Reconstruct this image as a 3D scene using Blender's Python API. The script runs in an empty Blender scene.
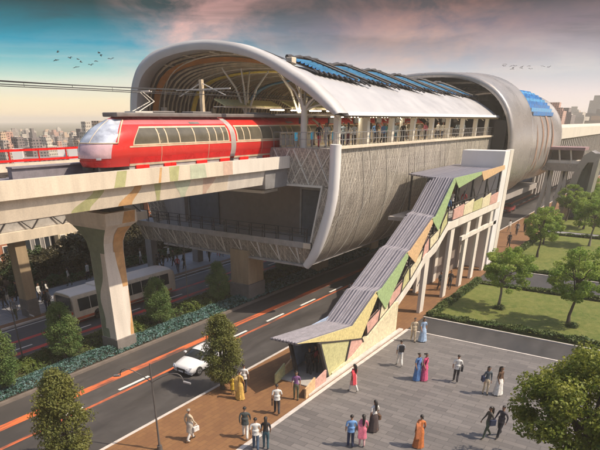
import bpy, bmesh, math, random
import numpy as np
from mathutils import Vector, Matrix
random.seed(7); rng = np.random.default_rng(7)
C = bpy.context.scene.collection
R = math.radians
ORG = {}

# ------------------------------------------------------------------ helpers
def tag(o, label=None, cat=None, group=None, kind=None):
    if label: o['label'] = label
    if cat: o['category'] = cat
    if group: o['group'] = group
    if kind: o['kind'] = kind
    return o

def thing(name, label, cat, loc=(0, 0, 0), rz=0.0, group=None):
    o = bpy.data.objects.new(name, None); C.objects.link(o)
    o.empty_display_size = .3
    o.location = loc; o.rotation_euler = (0, 0, rz)
    ORG[o.name] = Vector(loc) if rz == 0 else None
    return tag(o, label, cat, group)

def link(name, me, parent=None):
    o = bpy.data.objects.new(name, me); C.objects.link(o)
    if parent is not None: o.parent = parent
    return o

class MB:
    """collects shapes, builds ONE mesh object"""
    def __init__(s): s.v = []; s.f = []; s.m = []; s.sm = []
    def add(s, vs, fs, mi=0, smooth=False):
        b = len(s.v); s.v += [tuple(v) for v in vs]
        for f in fs:
            s.f.append(tuple(b + i for i in f)); s.m.append(mi); s.sm.append(smooth)
        return s
    def box(s, x0, x1, y0, y1, z0, z1, mi=0):
        vs = [(x, y, z) for z in (z0, z1) for y in (y0, y1) for x in (x0, x1)]
        return s.add(vs, [(0, 2, 3, 1), (4, 5, 7, 6), (0, 1, 5, 4), (1, 3, 7, 5), (3, 2, 6, 7), (2, 0, 4, 6)], mi)
    def bar(s, p, q, w, h=None, mi=0, up=(0, 0, 1)):
        h = h or w
        p = Vector(p); q = Vector(q); d = (q - p).normalized(); u = Vector(up)
        if abs(d.dot(u)) > .98: u = Vector((1, 0, 0))
        a = d.cross(u).normalized() * (w / 2); b = a.cross(d).normalized() * (h / 2)
        vs = [p - a - b, p + a - b, p + a + b, p - a + b, q - a - b, q + a - b, q + a + b, q - a + b]
        return s.add(vs, [(3, 2, 1, 0), (4, 5, 6, 7), (0, 1, 5, 4), (1, 2, 6, 5), (2, 3, 7, 6), (3, 0, 4, 7)], mi)
    def tube(s, path, r, n=8, mi=0, caps=True):
        path = [Vector(p) for p in path]; k = len(path)
        rs = r if isinstance(r, (list, tuple)) else [r] * k
        vs = []; prev = None
        for i, p in enumerate(path):
            d = (path[min(i + 1, k - 1)] - path[max(i - 1, 0)]).normalized()
            if prev is None:
                u = Vector((0, 0, 1)) if abs(d.z) < .9 else Vector((1, 0, 0))
                a = d.cross(u).normalized()
            else:
                a = (prev - d * prev.dot(d)).normalized()
            prev = a; b = d.cross(a)
            for j in range(n):
                t = 2 * math.pi * j / n
                vs.append(p + (a * math.cos(t) + b * math.sin(t)) * rs[i])
        fs = []
        for i in range(k - 1):
            for j in range(n):
                j2 = (j + 1) % n
                fs.append((i * n + j, i * n + j2, (i + 1) * n + j2, (i + 1) * n + j))
        s.add(vs, fs, mi, True)
        if caps:
            s.add(vs[:n], [tuple(range(n))[::-1]], mi); s.add(vs[-n:], [tuple(range(n))], mi)
        return s
    def grid(s, rows, mi=0, smooth=True, close=False):
        """rows: list of equal-length point lists; mi int or fn(i,j)"""
        n = len(rows[0]); vs = [p for r in rows for p in r]; b = len(s.v)
        s.v += [tuple(v) for v in vs]
        for i in range(len(rows) - 1):
            for j in range(n if close else n - 1):
                j2 = (j + 1) % n
                s.f.append((b + i * n + j, b + i * n + j2, b + (i + 1) * n + j2, b + (i + 1) * n + j))
                s.m.append(mi(i, j) if callable(mi) else mi); s.sm.append(smooth)
        return s
    def poly(s, pts, mi=0):
        return s.add(pts, [tuple(range(len(pts)))], mi)
    def prism(s, pts, d, mi=0):
        """closed extrusion of polygon pts by vector d"""
        d = Vector(d); n = len(pts); a = [Vector(p) for p in pts]; b = [p + d for p in a]
        fs = [tuple(range(n))[::-1], tuple(range(n, 2 * n))]
        for i in range(n):
            j = (i + 1) % n; fs.append((i, j, n + j, n + i))
        return s.add(a + b, fs, mi)
    def build(s, name, mats, parent=None, bevel=0, recalc=True):
        me = bpy.data.meshes.new(name)
        off = Vector((0, 0, 0))
        if parent is not None:
            o = ORG.get(parent.name)
            if o is not None: off = o
        vs = [(v[0] - off[0], v[1] - off[1], v[2] - off[2]) for v in s.v]
        me.from_pydata(vs, [], s.f)
        if not isinstance(mats, (list, tuple)): mats = [mats]
        for m in mats: me.materials.append(m)
        me.polygons.foreach_set('material_index', s.m)
        me.polygons.foreach_set('use_smooth', s.sm)
        if recalc:
            bm = bmesh.new(); bm.from_mesh(me)
            bmesh.ops.recalc_face_normals(bm, faces=bm.faces); bm.to_mesh(me); bm.free()
        me.update()
        o = link(name, me, parent)
        if parent is not None and ORG.get(parent.name) is not None: ORG[o.name] = ORG[parent.name]
        if bevel:
            md = o.modifiers.new('bevel', 'BEVEL'); md.width = bevel; md.segments = 2; md.limit_method = 'ANGLE'
        return o

def copy_tree(o, parent=None):
    c = o.copy(); C.objects.link(c); c.parent = parent
    for ch in list(o.children): copy_tree(ch, c)
    return c

def lerp(a, b, t): return a + (b - a) * t
def interp(pts, t):
    """catmull-rom through 2-D/3-D pts, t in 0..1"""
    n = len(pts) - 1; x = min(max(t, 0), 1) * n; i = min(int(x), n - 1); u = x - i
    p0 = pts[max(i - 1, 0)]; p1 = pts[i]; p2 = pts[i + 1]; p3 = pts[min(i + 2, n)]
    return tuple(.5 * (2 * b + (c - a) * u + (2 * a - 5 * b + 4 * c - d) * u * u + (-a + 3 * b - 3 * c + d) * u ** 3)
                 for a, b, c, d in zip(p0, p1, p2, p3))

# ------------------------------------------------------------------ materials
class NT:
    def __init__(s, nt): s.nt = nt
    def n(s, t, **k):
        x = s.nt.nodes.new(t)
        for a, b in k.items(): setattr(x, a, b)
        return x
    def l(s, a, b): s.nt.links.new(a, b)
    def math(s, op, a, b=None, clamp=False):
        x = s.n('ShaderNodeMath', operation=op); x.use_clamp = clamp
        for i, v in enumerate((a, b)):
            if v is None: continue
            if hasattr(v, 'links'): s.l(v, x.inputs[i])
            else: x.inputs[i].default_value = v
        return x.outputs[0]
    def mix(s, f, a, b, bt='MIX'):
        x = s.n('ShaderNodeMix', data_type='RGBA', blend_type=bt)
        for i, v in ((0, f), (6, a), (7, b)):
            if hasattr(v, 'links'): s.l(v, x.inputs[i])
            elif isinstance(v, (int, float)): x.inputs[i].default_value = v
            else: x.inputs[i].default_value = (*v[:3], 1)
        return x.outputs[2]
    def ramp(s, f, stops, interp='LINEAR'):
        x = s.n('ShaderNodeValToRGB'); cr = x.color_ramp; cr.interpolation = interp
        while len(cr.elements) < len(stops): cr.elements.new(.5)
        for e, (p, c) in zip(cr.elements, stops):
            e.position = p; e.color = (*c[:3], 1) if not isinstance(c, (int, float)) else (c, c, c, 1)
        s.l(f, x.inputs[0]); return x.outputs[0]
    def noise(s, vec, scale, detail=4, rough=.55, dist=0):
        x = s.n('ShaderNodeTexNoise'); x.inputs['Scale'].default_value = scale
        x.inputs['Detail'].default_value = detail; x.inputs['Roughness'].default_value = rough
        x.inputs['Distortion'].default_value = dist
        if vec is not None: s.l(vec, x.inputs['Vector'])
        return x.outputs[0]
    def mapping(s, vec, scale=(1, 1, 1), rot=(0, 0, 0), loc=(0, 0, 0)):
        x = s.n('ShaderNodeMapping'); x.inputs['Scale'].default_value = scale
        x.inputs['Rotation'].default_value = rot; x.inputs['Location'].default_value = loc
        s.l(vec, x.inputs['Vector']); return x.outputs[0]
    def bump(s, h, strength, dist=.02):
        x = s.n('ShaderNodeBump'); x.inputs['Strength'].default_value = strength; x.inputs['Distance'].default_value = dist
        s.l(h, x.inputs['Height']); return x.outputs[0]

MATS = {}
def newmat(name):
    m = bpy.data.materials.new(name); m.use_nodes = True
    nt = m.node_tree; b = nt.nodes['Principled BSDF']
    t = NT(nt); MATS[name] = m
    return m, t, b
def pos(t): return t.n('ShaderNodeNewGeometry').outputs['Position']
def objc(t): return t.n('ShaderNodeTexCoord').outputs['Object']

def mat(name, col, rough=.6, metal=0, var=.18, scale=2.0, bump=0, fine=0, coord='pos', spec=None, streak=False, alpha=None):
    m, t, b = newmat(name)
    v = pos(t) if coord == 'pos' else objc(t)
    vv = t.mapping(v, (1, 1, .18)) if streak else v
    n1 = t.noise(vv, scale, 5, .6)
    f = t.ramp(n1, [(.3, 0), (.7, 1)])
    lo = tuple(c * (1 - var) for c in col); hi = tuple(min(c * (1 + var), .95) for c in col)
    cl = t.mix(f, lo, hi)
    if fine:
        n2 = t.noise(v, fine, 3, .7)
        cl = t.mix(t.ramp(n2, [(.35, 0), (.65, 1)]), t.mix(1, cl, (.88, .87, .86), 'MULTIPLY'), cl)
    t.l(cl, b.inputs['Base Color'])
    b.inputs['Roughness'].default_value = rough; b.inputs['Metallic'].default_value = metal
    rr = t.ramp(n1, [(.3, max(rough - .1, .03)), (.7, min(rough + .12, 1))]); t.l(rr, b.inputs['Roughness'])
    if spec is not None: b.inputs['Specular IOR Level'].default_value = spec
    if bump:
        t.l(t.bump(t.noise(v, fine or scale * 8, 4, .6), bump, .02), b.inputs['Normal'])
    return m

def emis(name, col, strength, base=(.5, .5, .5)):
    m, t, b = newmat(name)
    b.inputs['Base Color'].default_value = (*base, 1)
    b.inputs['Emission Color'].default_value = (*col, 1); b.inputs['Emission Strength'].default_value = strength
    return m

# asphalt
def asphalt(name, col, tone=(1, 1, 1)):
    m, t, b = newmat(name); v = pos(t)
    big = t.noise(t.mapping(v, (.15, .6, 1)), 1.0, 6, .65)
    mid = t.noise(v, 2.2, 5, .6); fin = t.noise(v, 55, 2, .8)
    c = t.mix(t.ramp(big, [(.32, 0), (.68, 1)]), tuple(x * .6 for x in col), tuple(x * 1.5 for x in col))
    c = t.mix(t.ramp(mid, [(.35, 0), (.7, .55)]), c, tuple(x * .8 for x in col))
    c = t.mix(t.ramp(fin, [(.3, .0), (.75, .28)]), c, (.14, .13, .125))
    crk = t.n('ShaderNodeTexVoronoi', feature='DISTANCE_TO_EDGE'); crk.inputs['Scale'].default_value = .22
    wv = t.n('ShaderNodeVectorMath', operation='ADD'); t.l(v, wv.inputs[0])
    nn = t.n('ShaderNodeTexNoise'); nn.inputs['Scale'].default_value = .8; nn.inputs['Detail'].default_value = 6; t.l(v, nn.inputs['Vector'])
    t.l(nn.outputs['Color'], wv.inputs[1]); t.l(wv.outputs[0], crk.inputs['Vector'])
    c = t.mix(t.ramp(crk.outputs['Distance'], [(0, .22), (.010, 0)]), c, (.02, .019, .018))
    t.l(c, b.inputs['Base Color'])
    t.l(t.ramp(big, [(.3, .42), (.7, .75)]), b.inputs['Roughness'])
    t.l(t.bump(fin, .35, .01), b.inputs['Normal'])
    return m

def bricks(name, c1, c2, mortar, sx, sy, msize=.015, rough=.7, big=.35, offs=.5, rot=0, bump=.3):
    m, t, b = newmat(name); v = t.mapping(pos(t), (1, 1, 1), (0, 0, rot))
    x = t.n('ShaderNodeTexBrick'); x.offset = offs
    x.inputs['Scale'].default_value = 1; x.inputs['Brick Width'].default_value = sx; x.inputs['Row Height'].default_value = sy
    x.inputs['Mortar Size'].default_value = msize; x.inputs['Color1'].default_value = (*c1, 1); x.inputs['Color2'].default_value = (*c2, 1)
    x.inputs['Mortar'].default_value = (*mortar, 1); x.inputs['Bias'].default_value = 0
    t.l(v, x.inputs['Vector'])
    n1 = t.noise(v, .35, 6, .6); n2 = t.noise(v, 9, 4, .7)
    c = t.mix(t.ramp(n1, [(.3, big), (.7, 0)]), x.outputs['Color'], t.mix(1, x.outputs['Color'], (.55, .52, .5), 'MULTIPLY'))
    c = t.mix(t.ramp(n2, [(.35, .4), (.65, 0)]), c, t.mix(1, c, (.7, .7, .7), 'MULTIPLY'))
    t.l(c, b.inputs['Base Color']); b.inputs['Roughness'].default_value = rough
    t.l(t.bump(x.outputs['Fac'], bump, -.01), b.inputs['Normal'])
    return m

def leafmat(name, c1, c2, c3, trans=.25, clump=.8):
    m, t, b = newmat(name)
    g = t.n('ShaderNodeNewGeometry')
    ri = g.outputs['Random Per Island']
    n = t.noise(objc(t), clump, 3, .6)
    c = t.mix(ri, c1, c2)
    c = t.mix(t.ramp(n, [(.4, 0), (.65, .75)]), c, c3)
    t.l(c, b.inputs['Base Color']); b.inputs['Roughness'].default_value = .55
    b.inputs['Specular IOR Level'].default_value = .3
    tr = t.n('ShaderNodeBsdfTranslucent'); t.l(c, tr.inputs['Color'])
    mx = t.n('ShaderNodeMixShader'); mx.inputs[0].default_value = trans
    t.l(b.outputs[0], mx.inputs[1]); t.l(tr.outputs[0], mx.inputs[2])
    t.l(mx.outputs[0], t.nt.nodes['Material Output'].inputs['Surface'])
    return m

def facade_mat(name):
    m, t, b = newmat(name); v = pos(t)
    # perforated metal panels: fine dots, panel joints, random glints painted into the colour
    sep = t.n('ShaderNodeSeparateXYZ'); t.l(v, sep.inputs[0])
    xx = t.math('ADD', sep.outputs['X'], sep.outputs['Y'])
    cmb = t.n('ShaderNodeCombineXYZ'); t.l(xx, cmb.inputs[0]); t.l(sep.outputs['Z'], cmb.inputs[1])
    p = cmb.outputs[0]
    vo = t.n('ShaderNodeTexVoronoi'); vo.inputs['Scale'].default_value = 8; vo.inputs['Randomness'].default_value = .5; t.l(p, vo.inputs['Vector'])
    dots = t.ramp(vo.outputs['Distance'], [(.18, 1), (.42, 0)])
    cel = t.n('ShaderNodeTexVoronoi'); cel.inputs['Scale'].default_value = 2.6; t.l(p, cel.inputs['Vector'])
    br = t.n('ShaderNodeTexBrick'); br.inputs['Scale'].default_value = 1; br.inputs['Brick Width'].default_value = 1.5; br.inputs['Row Height'].default_value = .75
    br.inputs['Mortar Size'].default_value = .012; br.inputs['Color1'].default_value = (.41, .37, .32, 1); br.inputs['Color2'].default_value = (.33, .30, .26, 1)
    br.inputs['Mortar'].default_value = (.22, .195, .17, 1); t.l(p, br.inputs['Vector'])
    n = t.noise(p, .8, 5, .65); sp1 = t.noise(t.mapping(p, (7, 11, 1)), 1.0, 3, .75); sp2 = t.noise(t.mapping(p, (2.0, 4.5, 1)), 1.0, 4, .7)
    c = t.mix(t.ramp(n, [(.35, .45), (.65, 0)]), br.outputs['Color'], t.mix(1, br.outputs['Color'], (.6, .57, .54), 'MULTIPLY'))
    c = t.mix(t.ramp(sp2, [(.42, .35), (.58, 0)]), c, t.mix(1, c, (.6, .57, .54), 'MULTIPLY'))
    c = t.mix(t.ramp(sp1, [(.54, 0), (.68, .9)]), c, (.70, .65, .57))
    c = t.mix(t.math('MULTIPLY', dots, .45), c, (.12, .105, .09))
    s2 = t.n('ShaderNodeSeparateXYZ'); t.l(p, s2.inputs[0])
    def lat(sgn, per, wd):
        q = t.math('ADD', s2.outputs['X'], t.math('MULTIPLY', s2.outputs['Y'], sgn))
        return t.math('LESS_THAN', t.math('FRACT', t.math('DIVIDE', q, per)), wd)
    net = t.math('MAXIMUM', lat(.55, .46, .16), lat(-.55, .46, .16))
    big = t.math('MAXIMUM', lat(.42, 1.84, .03), lat(-.42, 1.84, .03))
    fade = t.ramp(t.noise(p, .5, 4, .6), [(.38, .15), (.6, .75)])
    c = t.mix(t.math('MULTIPLY', net, fade), c, (.64, .575, .48))
    c = t.mix(t.math('MULTIPLY', big, .6), c, (.80, .73, .62))
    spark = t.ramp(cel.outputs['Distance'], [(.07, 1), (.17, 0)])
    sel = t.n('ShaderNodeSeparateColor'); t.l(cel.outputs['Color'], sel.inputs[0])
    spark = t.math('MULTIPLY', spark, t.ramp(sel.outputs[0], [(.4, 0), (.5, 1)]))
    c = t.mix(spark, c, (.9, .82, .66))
    t.l(c, b.inputs['Base Color'])
    b.inputs['Metallic'].default_value = .25; b.inputs['Roughness'].default_value = .5
    t.l(t.bump(dots, .4, -.02), b.inputs['Normal'])
    return m

def corrugated(name, c1, c2, axis='Y', period=.3):
    m, t, b = newmat(name); sep = t.n('ShaderNodeSeparateXYZ'); t.l(pos(t), sep.inputs[0])
    w = t.math('FRACT', t.math('DIVIDE', sep.outputs[axis], period))
    f = t.ramp(w, [(0, 0), (.12, 1), (.5, .9), (.62, .1), (.9, 0)])
    fl = t.math('FLOOR', t.math('DIVIDE', sep.outputs[axis], period))
    wn = t.n('ShaderNodeTexWhiteNoise', noise_dimensions='1D'); t.l(fl, wn.inputs['W'])
    n = t.noise(pos(t), 1.2, 5, .6)
    c = t.mix(f, c1, c2)
    c = t.mix(t.math('MULTIPLY', wn.outputs['Value'], .5), c, c1)
    c = t.mix(t.ramp(n, [(.4, 0), (.7, .35)]), c, tuple(x * .7 for x in c2))
    t.l(c, b.inputs['Base Color']); b.inputs['Roughness'].default_value = .45; b.inputs['Metallic'].default_value = .2
    t.l(t.bump(f, .6, .04), b.inputs['Normal'])
    return m

def windows_mat(name, wall, glass, sx, sz, lit=None):
    """far-off tower: storeys of windows as surface pattern, in object space"""
    m, t, b = newmat(name); sep = t.n('ShaderNodeSeparateXYZ'); t.l(objc(t), sep.inputs[0])
    h = t.math('ADD', sep.outputs['X'], sep.outputs['Y'])
    fx = t.math('FRACT', t.math('DIVIDE', h, sx)); fz = t.math('FRACT', t.math('DIVIDE', sep.outputs['Z'], sz))
    wx = t.math('MULTIPLY', t.math('GREATER_THAN', fx, .3), t.math('LESS_THAN', fx, .82))
    wz = t.math('MULTIPLY', t.math('GREATER_THAN', fz, .3), t.math('LESS_THAN', fz, .8))
    nrm = t.n('ShaderNodeSeparateXYZ'); t.l(t.n('ShaderNodeNewGeometry').outputs['Normal'], nrm.inputs[0])
    up = t.math('LESS_THAN', t.math('ABSOLUTE', nrm.outputs['Z']), .5)
    f = t.math('MULTIPLY', t.math('MULTIPLY', wx, wz), up)
    n = t.noise(pos(t), .12, 4, .6)
    w = t.mix(t.ramp(n, [(.35, 0), (.65, .5)]), wall, tuple(x * .7 for x in wall))
    t.l(t.mix(f, w, glass), b.inputs['Base Color'])
    t.l(t.math('SUBTRACT', .75, t.math('MULTIPLY', f, .55)), b.inputs['Roughness'])
    return m

M = {}
M['asphalt'] = asphalt('asphalt', (.050, .045, .043))
M['asphalt_far'] = asphalt('asphalt_far', (.062, .063, .072))
M['path_asphalt'] = asphalt('path_asphalt', (.034, .031, .031))
M['paint'] = mat('road_paint', (.78, .76, .72), .6, var=.15, scale=3, fine=25)
def trail_streaks(name, col):  # streaky colour imitating vehicle light trails; the orange also colours the bus stripe
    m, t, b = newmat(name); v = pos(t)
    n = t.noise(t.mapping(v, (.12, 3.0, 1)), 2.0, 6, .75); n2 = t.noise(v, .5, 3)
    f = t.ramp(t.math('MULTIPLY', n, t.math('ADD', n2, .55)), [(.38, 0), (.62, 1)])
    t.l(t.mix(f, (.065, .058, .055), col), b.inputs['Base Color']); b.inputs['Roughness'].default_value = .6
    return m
M['orange_trail_stripe'] = trail_streaks('orange_trail_stripe', (.78, .17, .05))
M['red_light_trail'] = trail_streaks('red_light_trail', (.75, .06, .05))
M['brown_pave'] = bricks('brown_pave', (.25, .125, .05), (.21, .10, .042), (.16, .08, .036), .6, .3, .012, .75, .4)
M['plaza'] = bricks('plaza_stone', (.20, .18, .17), (.135, .123, .118), (.09, .083, .08), 1.1, .36, .014, .6, .35, .5, R(90))
M['far_pave'] = bricks('far_plaza_stone', (.30, .29, .30), (.24, .235, .245), (.17, .17, .17), .8, .8, .02, .65, .3)
M['kerb'] = mat('kerb_stone', (.55, .50, .46), .7, fine=20)
M['soil'] = mat('soil', (.05, .038, .026), .9, fine=12, bump=.5)
def grassmat(name, a, b2, c3):
    m, t, b = newmat(name); v = pos(t)
    n = t.noise(v, .45, 6, .7); n2 = t.noise(v, 14, 4, .8); n3 = t.noise(v, 2.2, 5, .7)
    c = t.mix(t.ramp(n, [(.35, 0), (.65, 1)]), a, b2)
    c = t.mix(t.ramp(n3, [(.42, 0), (.7, .8)]), c, c3)
    c = t.mix(t.ramp(n2, [(.35, .5), (.6, 0)]), c, t.mix(1, c, (.45, .5, .4), 'MULTIPLY'))
    t.l(c, b.inputs['Base Color']); b.inputs['Roughness'].default_value = .9
    b.inputs['Specular IOR Level'].default_value = .15
    t.l(t.bump(n2, .9, .08), b.inputs['Normal']); return m
M['lawn'] = grassmat('lawn_grass', (.115, .16, .038), (.18, .20, .055), (.26, .25, .085))
M['earth'] = grassmat('far_ground', (.13, .11, .065), (.16, .14, .09), (.10, .10, .05))
M['cream'] = mat('cream_concrete', (.70, .60, .47), .7, var=.14, scale=1.6, fine=14, streak=True)
M['cream2'] = mat('white_concrete', (.72, .66, .58), .7, var=.14, scale=1.6, fine=14, streak=True)
M['beige'] = mat('beige_soffit_concrete', (.60, .48, .32), .75, var=.1, scale=.8, fine=14)
M['mural_green'] = mat('mural_green', (.46, .45, .22), .6, fine=12)
M['mural_orange'] = mat('mural_orange', (.62, .36, .16), .6, fine=12)
M['mural_mint'] = mat('mural_mint', (.52, .55, .40), .6, fine=12)
M['mural_rose'] = mat('mural_rose', (.62, .44, .34), .6, fine=12)
M['mural_dark'] = mat('mural_sage', (.22, .26, .18), .6, fine=12)
M['pier_grey'] = mat('pier_base_grey', (.20, .18, .165), .75, fine=12)
M['pier_brown'] = mat('pier_brown', (.40, .30, .19), .7, fine=12, streak=True)
M['dark'] = mat('dark_recess', (.035, .033, .032), .7)
M['track'] = mat('track_grey', (.22, .20, .22), .7, fine=10)
M['rail'] = mat('rail_steel', (.20, .17, .15), .35, .8)
M['white'] = mat('white_cladding', (.80, .77, .75), .38, var=.05, scale=.5, fine=0)
M['roofwhite'] = mat('roof_white', (.47, .455, .455), .38, var=.06, scale=.4)
M['rim'] = mat('arch_rim', (.52, .50, .49), .45, var=.07, scale=.5)
M['tube'] = mat('tube_cladding', (.40, .365, .34), .28, .4, var=.035, scale=.3)
M['median_stone'] = mat('median_stone', (.17, .14, .12), .75, fine=16)
M['seam'] = mat('canopy_seam', (.34, .32, .35), .5)
M['steel'] = mat('white_steel', (.70, .66, .58), .4, var=.06)
M['greysteel'] = mat('grey_steel', (.30, .29, .29), .45, .3)
M['darksteel'] = mat('dark_steel', (.055, .05, .05), .5, .3)
M['slat'] = mat('ceiling_slat', (.60, .50, .34), .6, var=.25)
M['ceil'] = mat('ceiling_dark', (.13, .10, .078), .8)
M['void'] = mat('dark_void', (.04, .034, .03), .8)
M['rib'] = mat('rib_light', (.68, .60, .48), .5)
M['b_orange'] = mat('band_orange', (.50, .20, .04), .6)
M['b_yellow'] = mat('band_yellow', (.80, .62, .10), .6)
M['b_blue'] = mat('band_blue', (.14, .45, .80), .6)
M['louvre'] = mat('louvre_blue', (.03, .19, .52), .3, .1, var=.4, scale=.9)
M['louvre2'] = mat('louvre_light_blue', (.10, .36, .68), .3, .1, var=.25, scale=1.2)
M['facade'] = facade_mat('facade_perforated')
M['mezz'] = mat('mezzanine_wall_brown', (.22, .18, .155), .7, var=.12)
M['mezzblue'] = mat('mezzanine_panel_dark', (.11, .12, .145), .4)
M['soffit'] = mat('soffit_grey', (.42, .395, .37), .6, var=.2, fine=10)
M['concrete'] = mat('grey_concrete', (.36, .33, .31), .75, fine=14, streak=True)
M['glass'] = mat('dark_glass', (.03, .035, .04), .08, 0, var=.2)
M['bluglass'] = mat('windshield_glass', (.55, .58, .68), .05, .3, var=.5, scale=1.3)
M['trainglass'] = mat('train_window_glass', (.12, .105, .075), .07, 0, var=.25, scale=1.6)
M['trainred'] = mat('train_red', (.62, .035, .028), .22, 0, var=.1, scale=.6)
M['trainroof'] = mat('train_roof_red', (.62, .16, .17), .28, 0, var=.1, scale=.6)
M['trainpink'] = mat('train_nose_pink', (.70, .46, .48), .25, .1, var=.15)
M['traincream'] = mat('train_cream', (.62, .50, .34), .4)
M['trainred2'] = mat('train_bright_red', (.72, .015, .012), .3)
M['traingrey'] = mat('train_grey', (.42, .37, .34), .5)
M['roofgear'] = mat('roof_gear_grey', (.17, .15, .14), .6)
M['canopy'] = corrugated('canopy_sheet', (.10, .10, .14), (.36, .34, .38), 'Y', .34)
M['c_yellow'] = mat('panel_yellow', (.66, .56, .26), .6, var=.24, scale=5.5, fine=22)
M['c_green'] = mat('panel_green', (.34, .46, .22), .6, var=.24, scale=5.5, fine=22)
M['c_peach'] = mat('panel_peach', (.66, .44, .24), .6, var=.24, scale=5.5, fine=22)
M['c_pink'] = mat('panel_pink', (.62, .36, .30), .6, var=.24, scale=5.5, fine=22)
M['c_cream'] = mat('panel_cream', (.70, .62, .42), .6, var=.24, scale=5.5, fine=22)
M['c_olive'] = mat('panel_olive', (.52, .50, .25), .6, var=.24, scale=5.5, fine=22)
M['innerblue'] = mat('stair_inner_blue', (.36, .44, .58), .5)
M['bark'] = mat('bark', (.10, .075, .055), .9, fine=18, bump=.6, coord='obj')
M['bark2'] = mat('pale_bark', (.22, .19, .16), .9, fine=18, bump=.6, coord='obj')
M['leaf_lawn'] = leafmat('leaf_bright', (.11, .20, .028), (.24, .36, .06), (.40, .46, .10), .5)
M['leaf_dark'] = leafmat('leaf_dark', (.022, .045, .012), (.045, .075, .02), (.075, .10, .03), .2)
M['leaf_median'] = leafmat('leaf_median', (.07, .14, .04), (.16, .25, .075), (.26, .32, .11), .45)
M['leaf_olive'] = leafmat('leaf_olive', (.09, .11, .025), (.17, .18, .045), (.24, .23, .06), .35)
M['leaf_brown'] = leafmat('leaf_brown', (.03, .028, .010), (.06, .05, .018), (.085, .066, .026), .15, .35)
M['leaf_big'] = leafmat('leaf_big', (.06, .10, .014), (.17, .21, .028), (.36, .36, .06), .4, 1.2)
M['leaf_hedge'] = leafmat('leaf_hedge', (.045, .085, .02), (.085, .13, .03), (.15, .17, .05), .2, 1.2)
M['leaf_fhedge'] = leafmat('leaf_fhedge', (.02, .055, .014), (.04, .09, .02), (.06, .11, .03), .2, 1.2)
M['leaf_teal'] = leafmat('leaf_teal', (.014, .055, .028), (.035, .12, .08), (.26, .40, .42), .2, 4.5)
M['leaf_bush'] = leafmat('leaf_bush', (.05, .085, .015), (.09, .13, .022), (.13, .16, .03), .25, 2)

# ------------------------------------------------------------------ setting
def structure(name, mb, m):
    o = mb.build(name, m); return tag(o, kind='structure')
H = .10   # pavement height above the carriageways
FARX = 620
g = MB(); g.box(-900, 3200, -1500, 3200, -1.2, -.03); structure('ground', g, M['earth'])
structure('road', MB().box(-60, FARX, 19.35, 27.5, -.5, 0), M['asphalt']).name = 'road'
structure('road', MB().box(-60, FARX, 32.7, 38.75, -.5, 0), M['asphalt_far'])
# lane dashes and orange and red vehicle light trails put into road colour
d = MB()
x = 3.2
while x < 190: d.box(x, x + 2.35, 23.68, 23.88, .004, .005); x += 4.9
structure('road_marking', d, M['paint'])
d = MB(); x = 2.6
while x < 150: d.box(x, x + 1.7, 34.38, 34.54, .004, .005); x += 5
d.box(-40, 190, 38.3, 38.4, .004, .005)
structure('road_marking', d, M['paint'])
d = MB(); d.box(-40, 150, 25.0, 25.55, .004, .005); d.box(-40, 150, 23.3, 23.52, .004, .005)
structure('light_trail_stripe', d, M['orange_trail_stripe'])
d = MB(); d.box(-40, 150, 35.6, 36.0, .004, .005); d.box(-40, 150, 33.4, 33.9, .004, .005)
structure('light_trail_stripe', d, M['red_light_trail'])
# median
md = MB(); md.box(-60, FARX, 27.5, 27.72, -.2, .16); md.box(-60, FARX, 32.5, 32.7, -.2, .16)
structure('median_kerb', md, M['median_stone'])
structure('median', MB().box(-60, FARX, 27.72, 32.5, -.2, .13), M['soil'])
# near footpath, plaza, cross roads, lawns
structure('footpath', MB().box(-60, 300, 14.02, 19.17, -.2, H), M['brown_pave'])
structure('kerb', MB().box(-60, 300, 19.17, 19.35, -.2, H + .012), M['kerb'])
structure('plaza', MB().box(-60, 36.75, -60, 13.78, -.2, H), M['plaza'])
structure('kerb', MB().box(-60, 36.75, 13.78, 14.02, -.2, H + .02), M['kerb'])
structure('cross_road', MB().box(36.9, 40.3, -90, 14.02, -.2, .03), M['path_asphalt'])
k = MB(); k.box(36.75, 36.9, -60, 14.02, -.2, H + .02); k.box(40.3, 40.45, -60, 14.02, -.2, H + .02); structure('kerb', k, M['kerb'])
structure('lawn', MB().box(40.45, 53.55, -60, 14.02, -.2, H), M['lawn'])
structure('path', MB().box(53.7, 59.6, -90, 14.02, -.2, .04), M['path_asphalt'])
k = MB(); k.box(53.55, 53.7, -60, 14.02, -.2, H + .02); k.box(59.6, 59.75, -60, 14.02, -.2, H + .02); structure('kerb', k, M['kerb'])
structure('lawn', MB().box(59.75, 84, -60, 14.02, -.2, H), M['lawn'])
structure('path', MB().box(84.15, 87, -90, 14.02, -.2, .04), M['far_pave'])
k = MB(); k.box(84, 84.15, -60, 14.02, -.2, H + .02); structure('kerb', k, M['kerb'])
structure('lawn', MB().box(87, 190, -90, 14.02, -.2, H), M['lawn'])
# far side
structure('verge', MB().box(-60, 260, 38.95, 39.7, -.2, H), M['brown_pave'])
structure('kerb', MB().box(-60, 260, 38.75, 38.95, -.2, H + .015), M['kerb'])
structure('far_plaza', MB().box(-60, 200, 39.7, 46.2, -.2, H), M['far_pave'])
structure('grove_floor', MB().box(-60, 260, 46.2, 100, -.2, .06), M['soil'])

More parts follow.
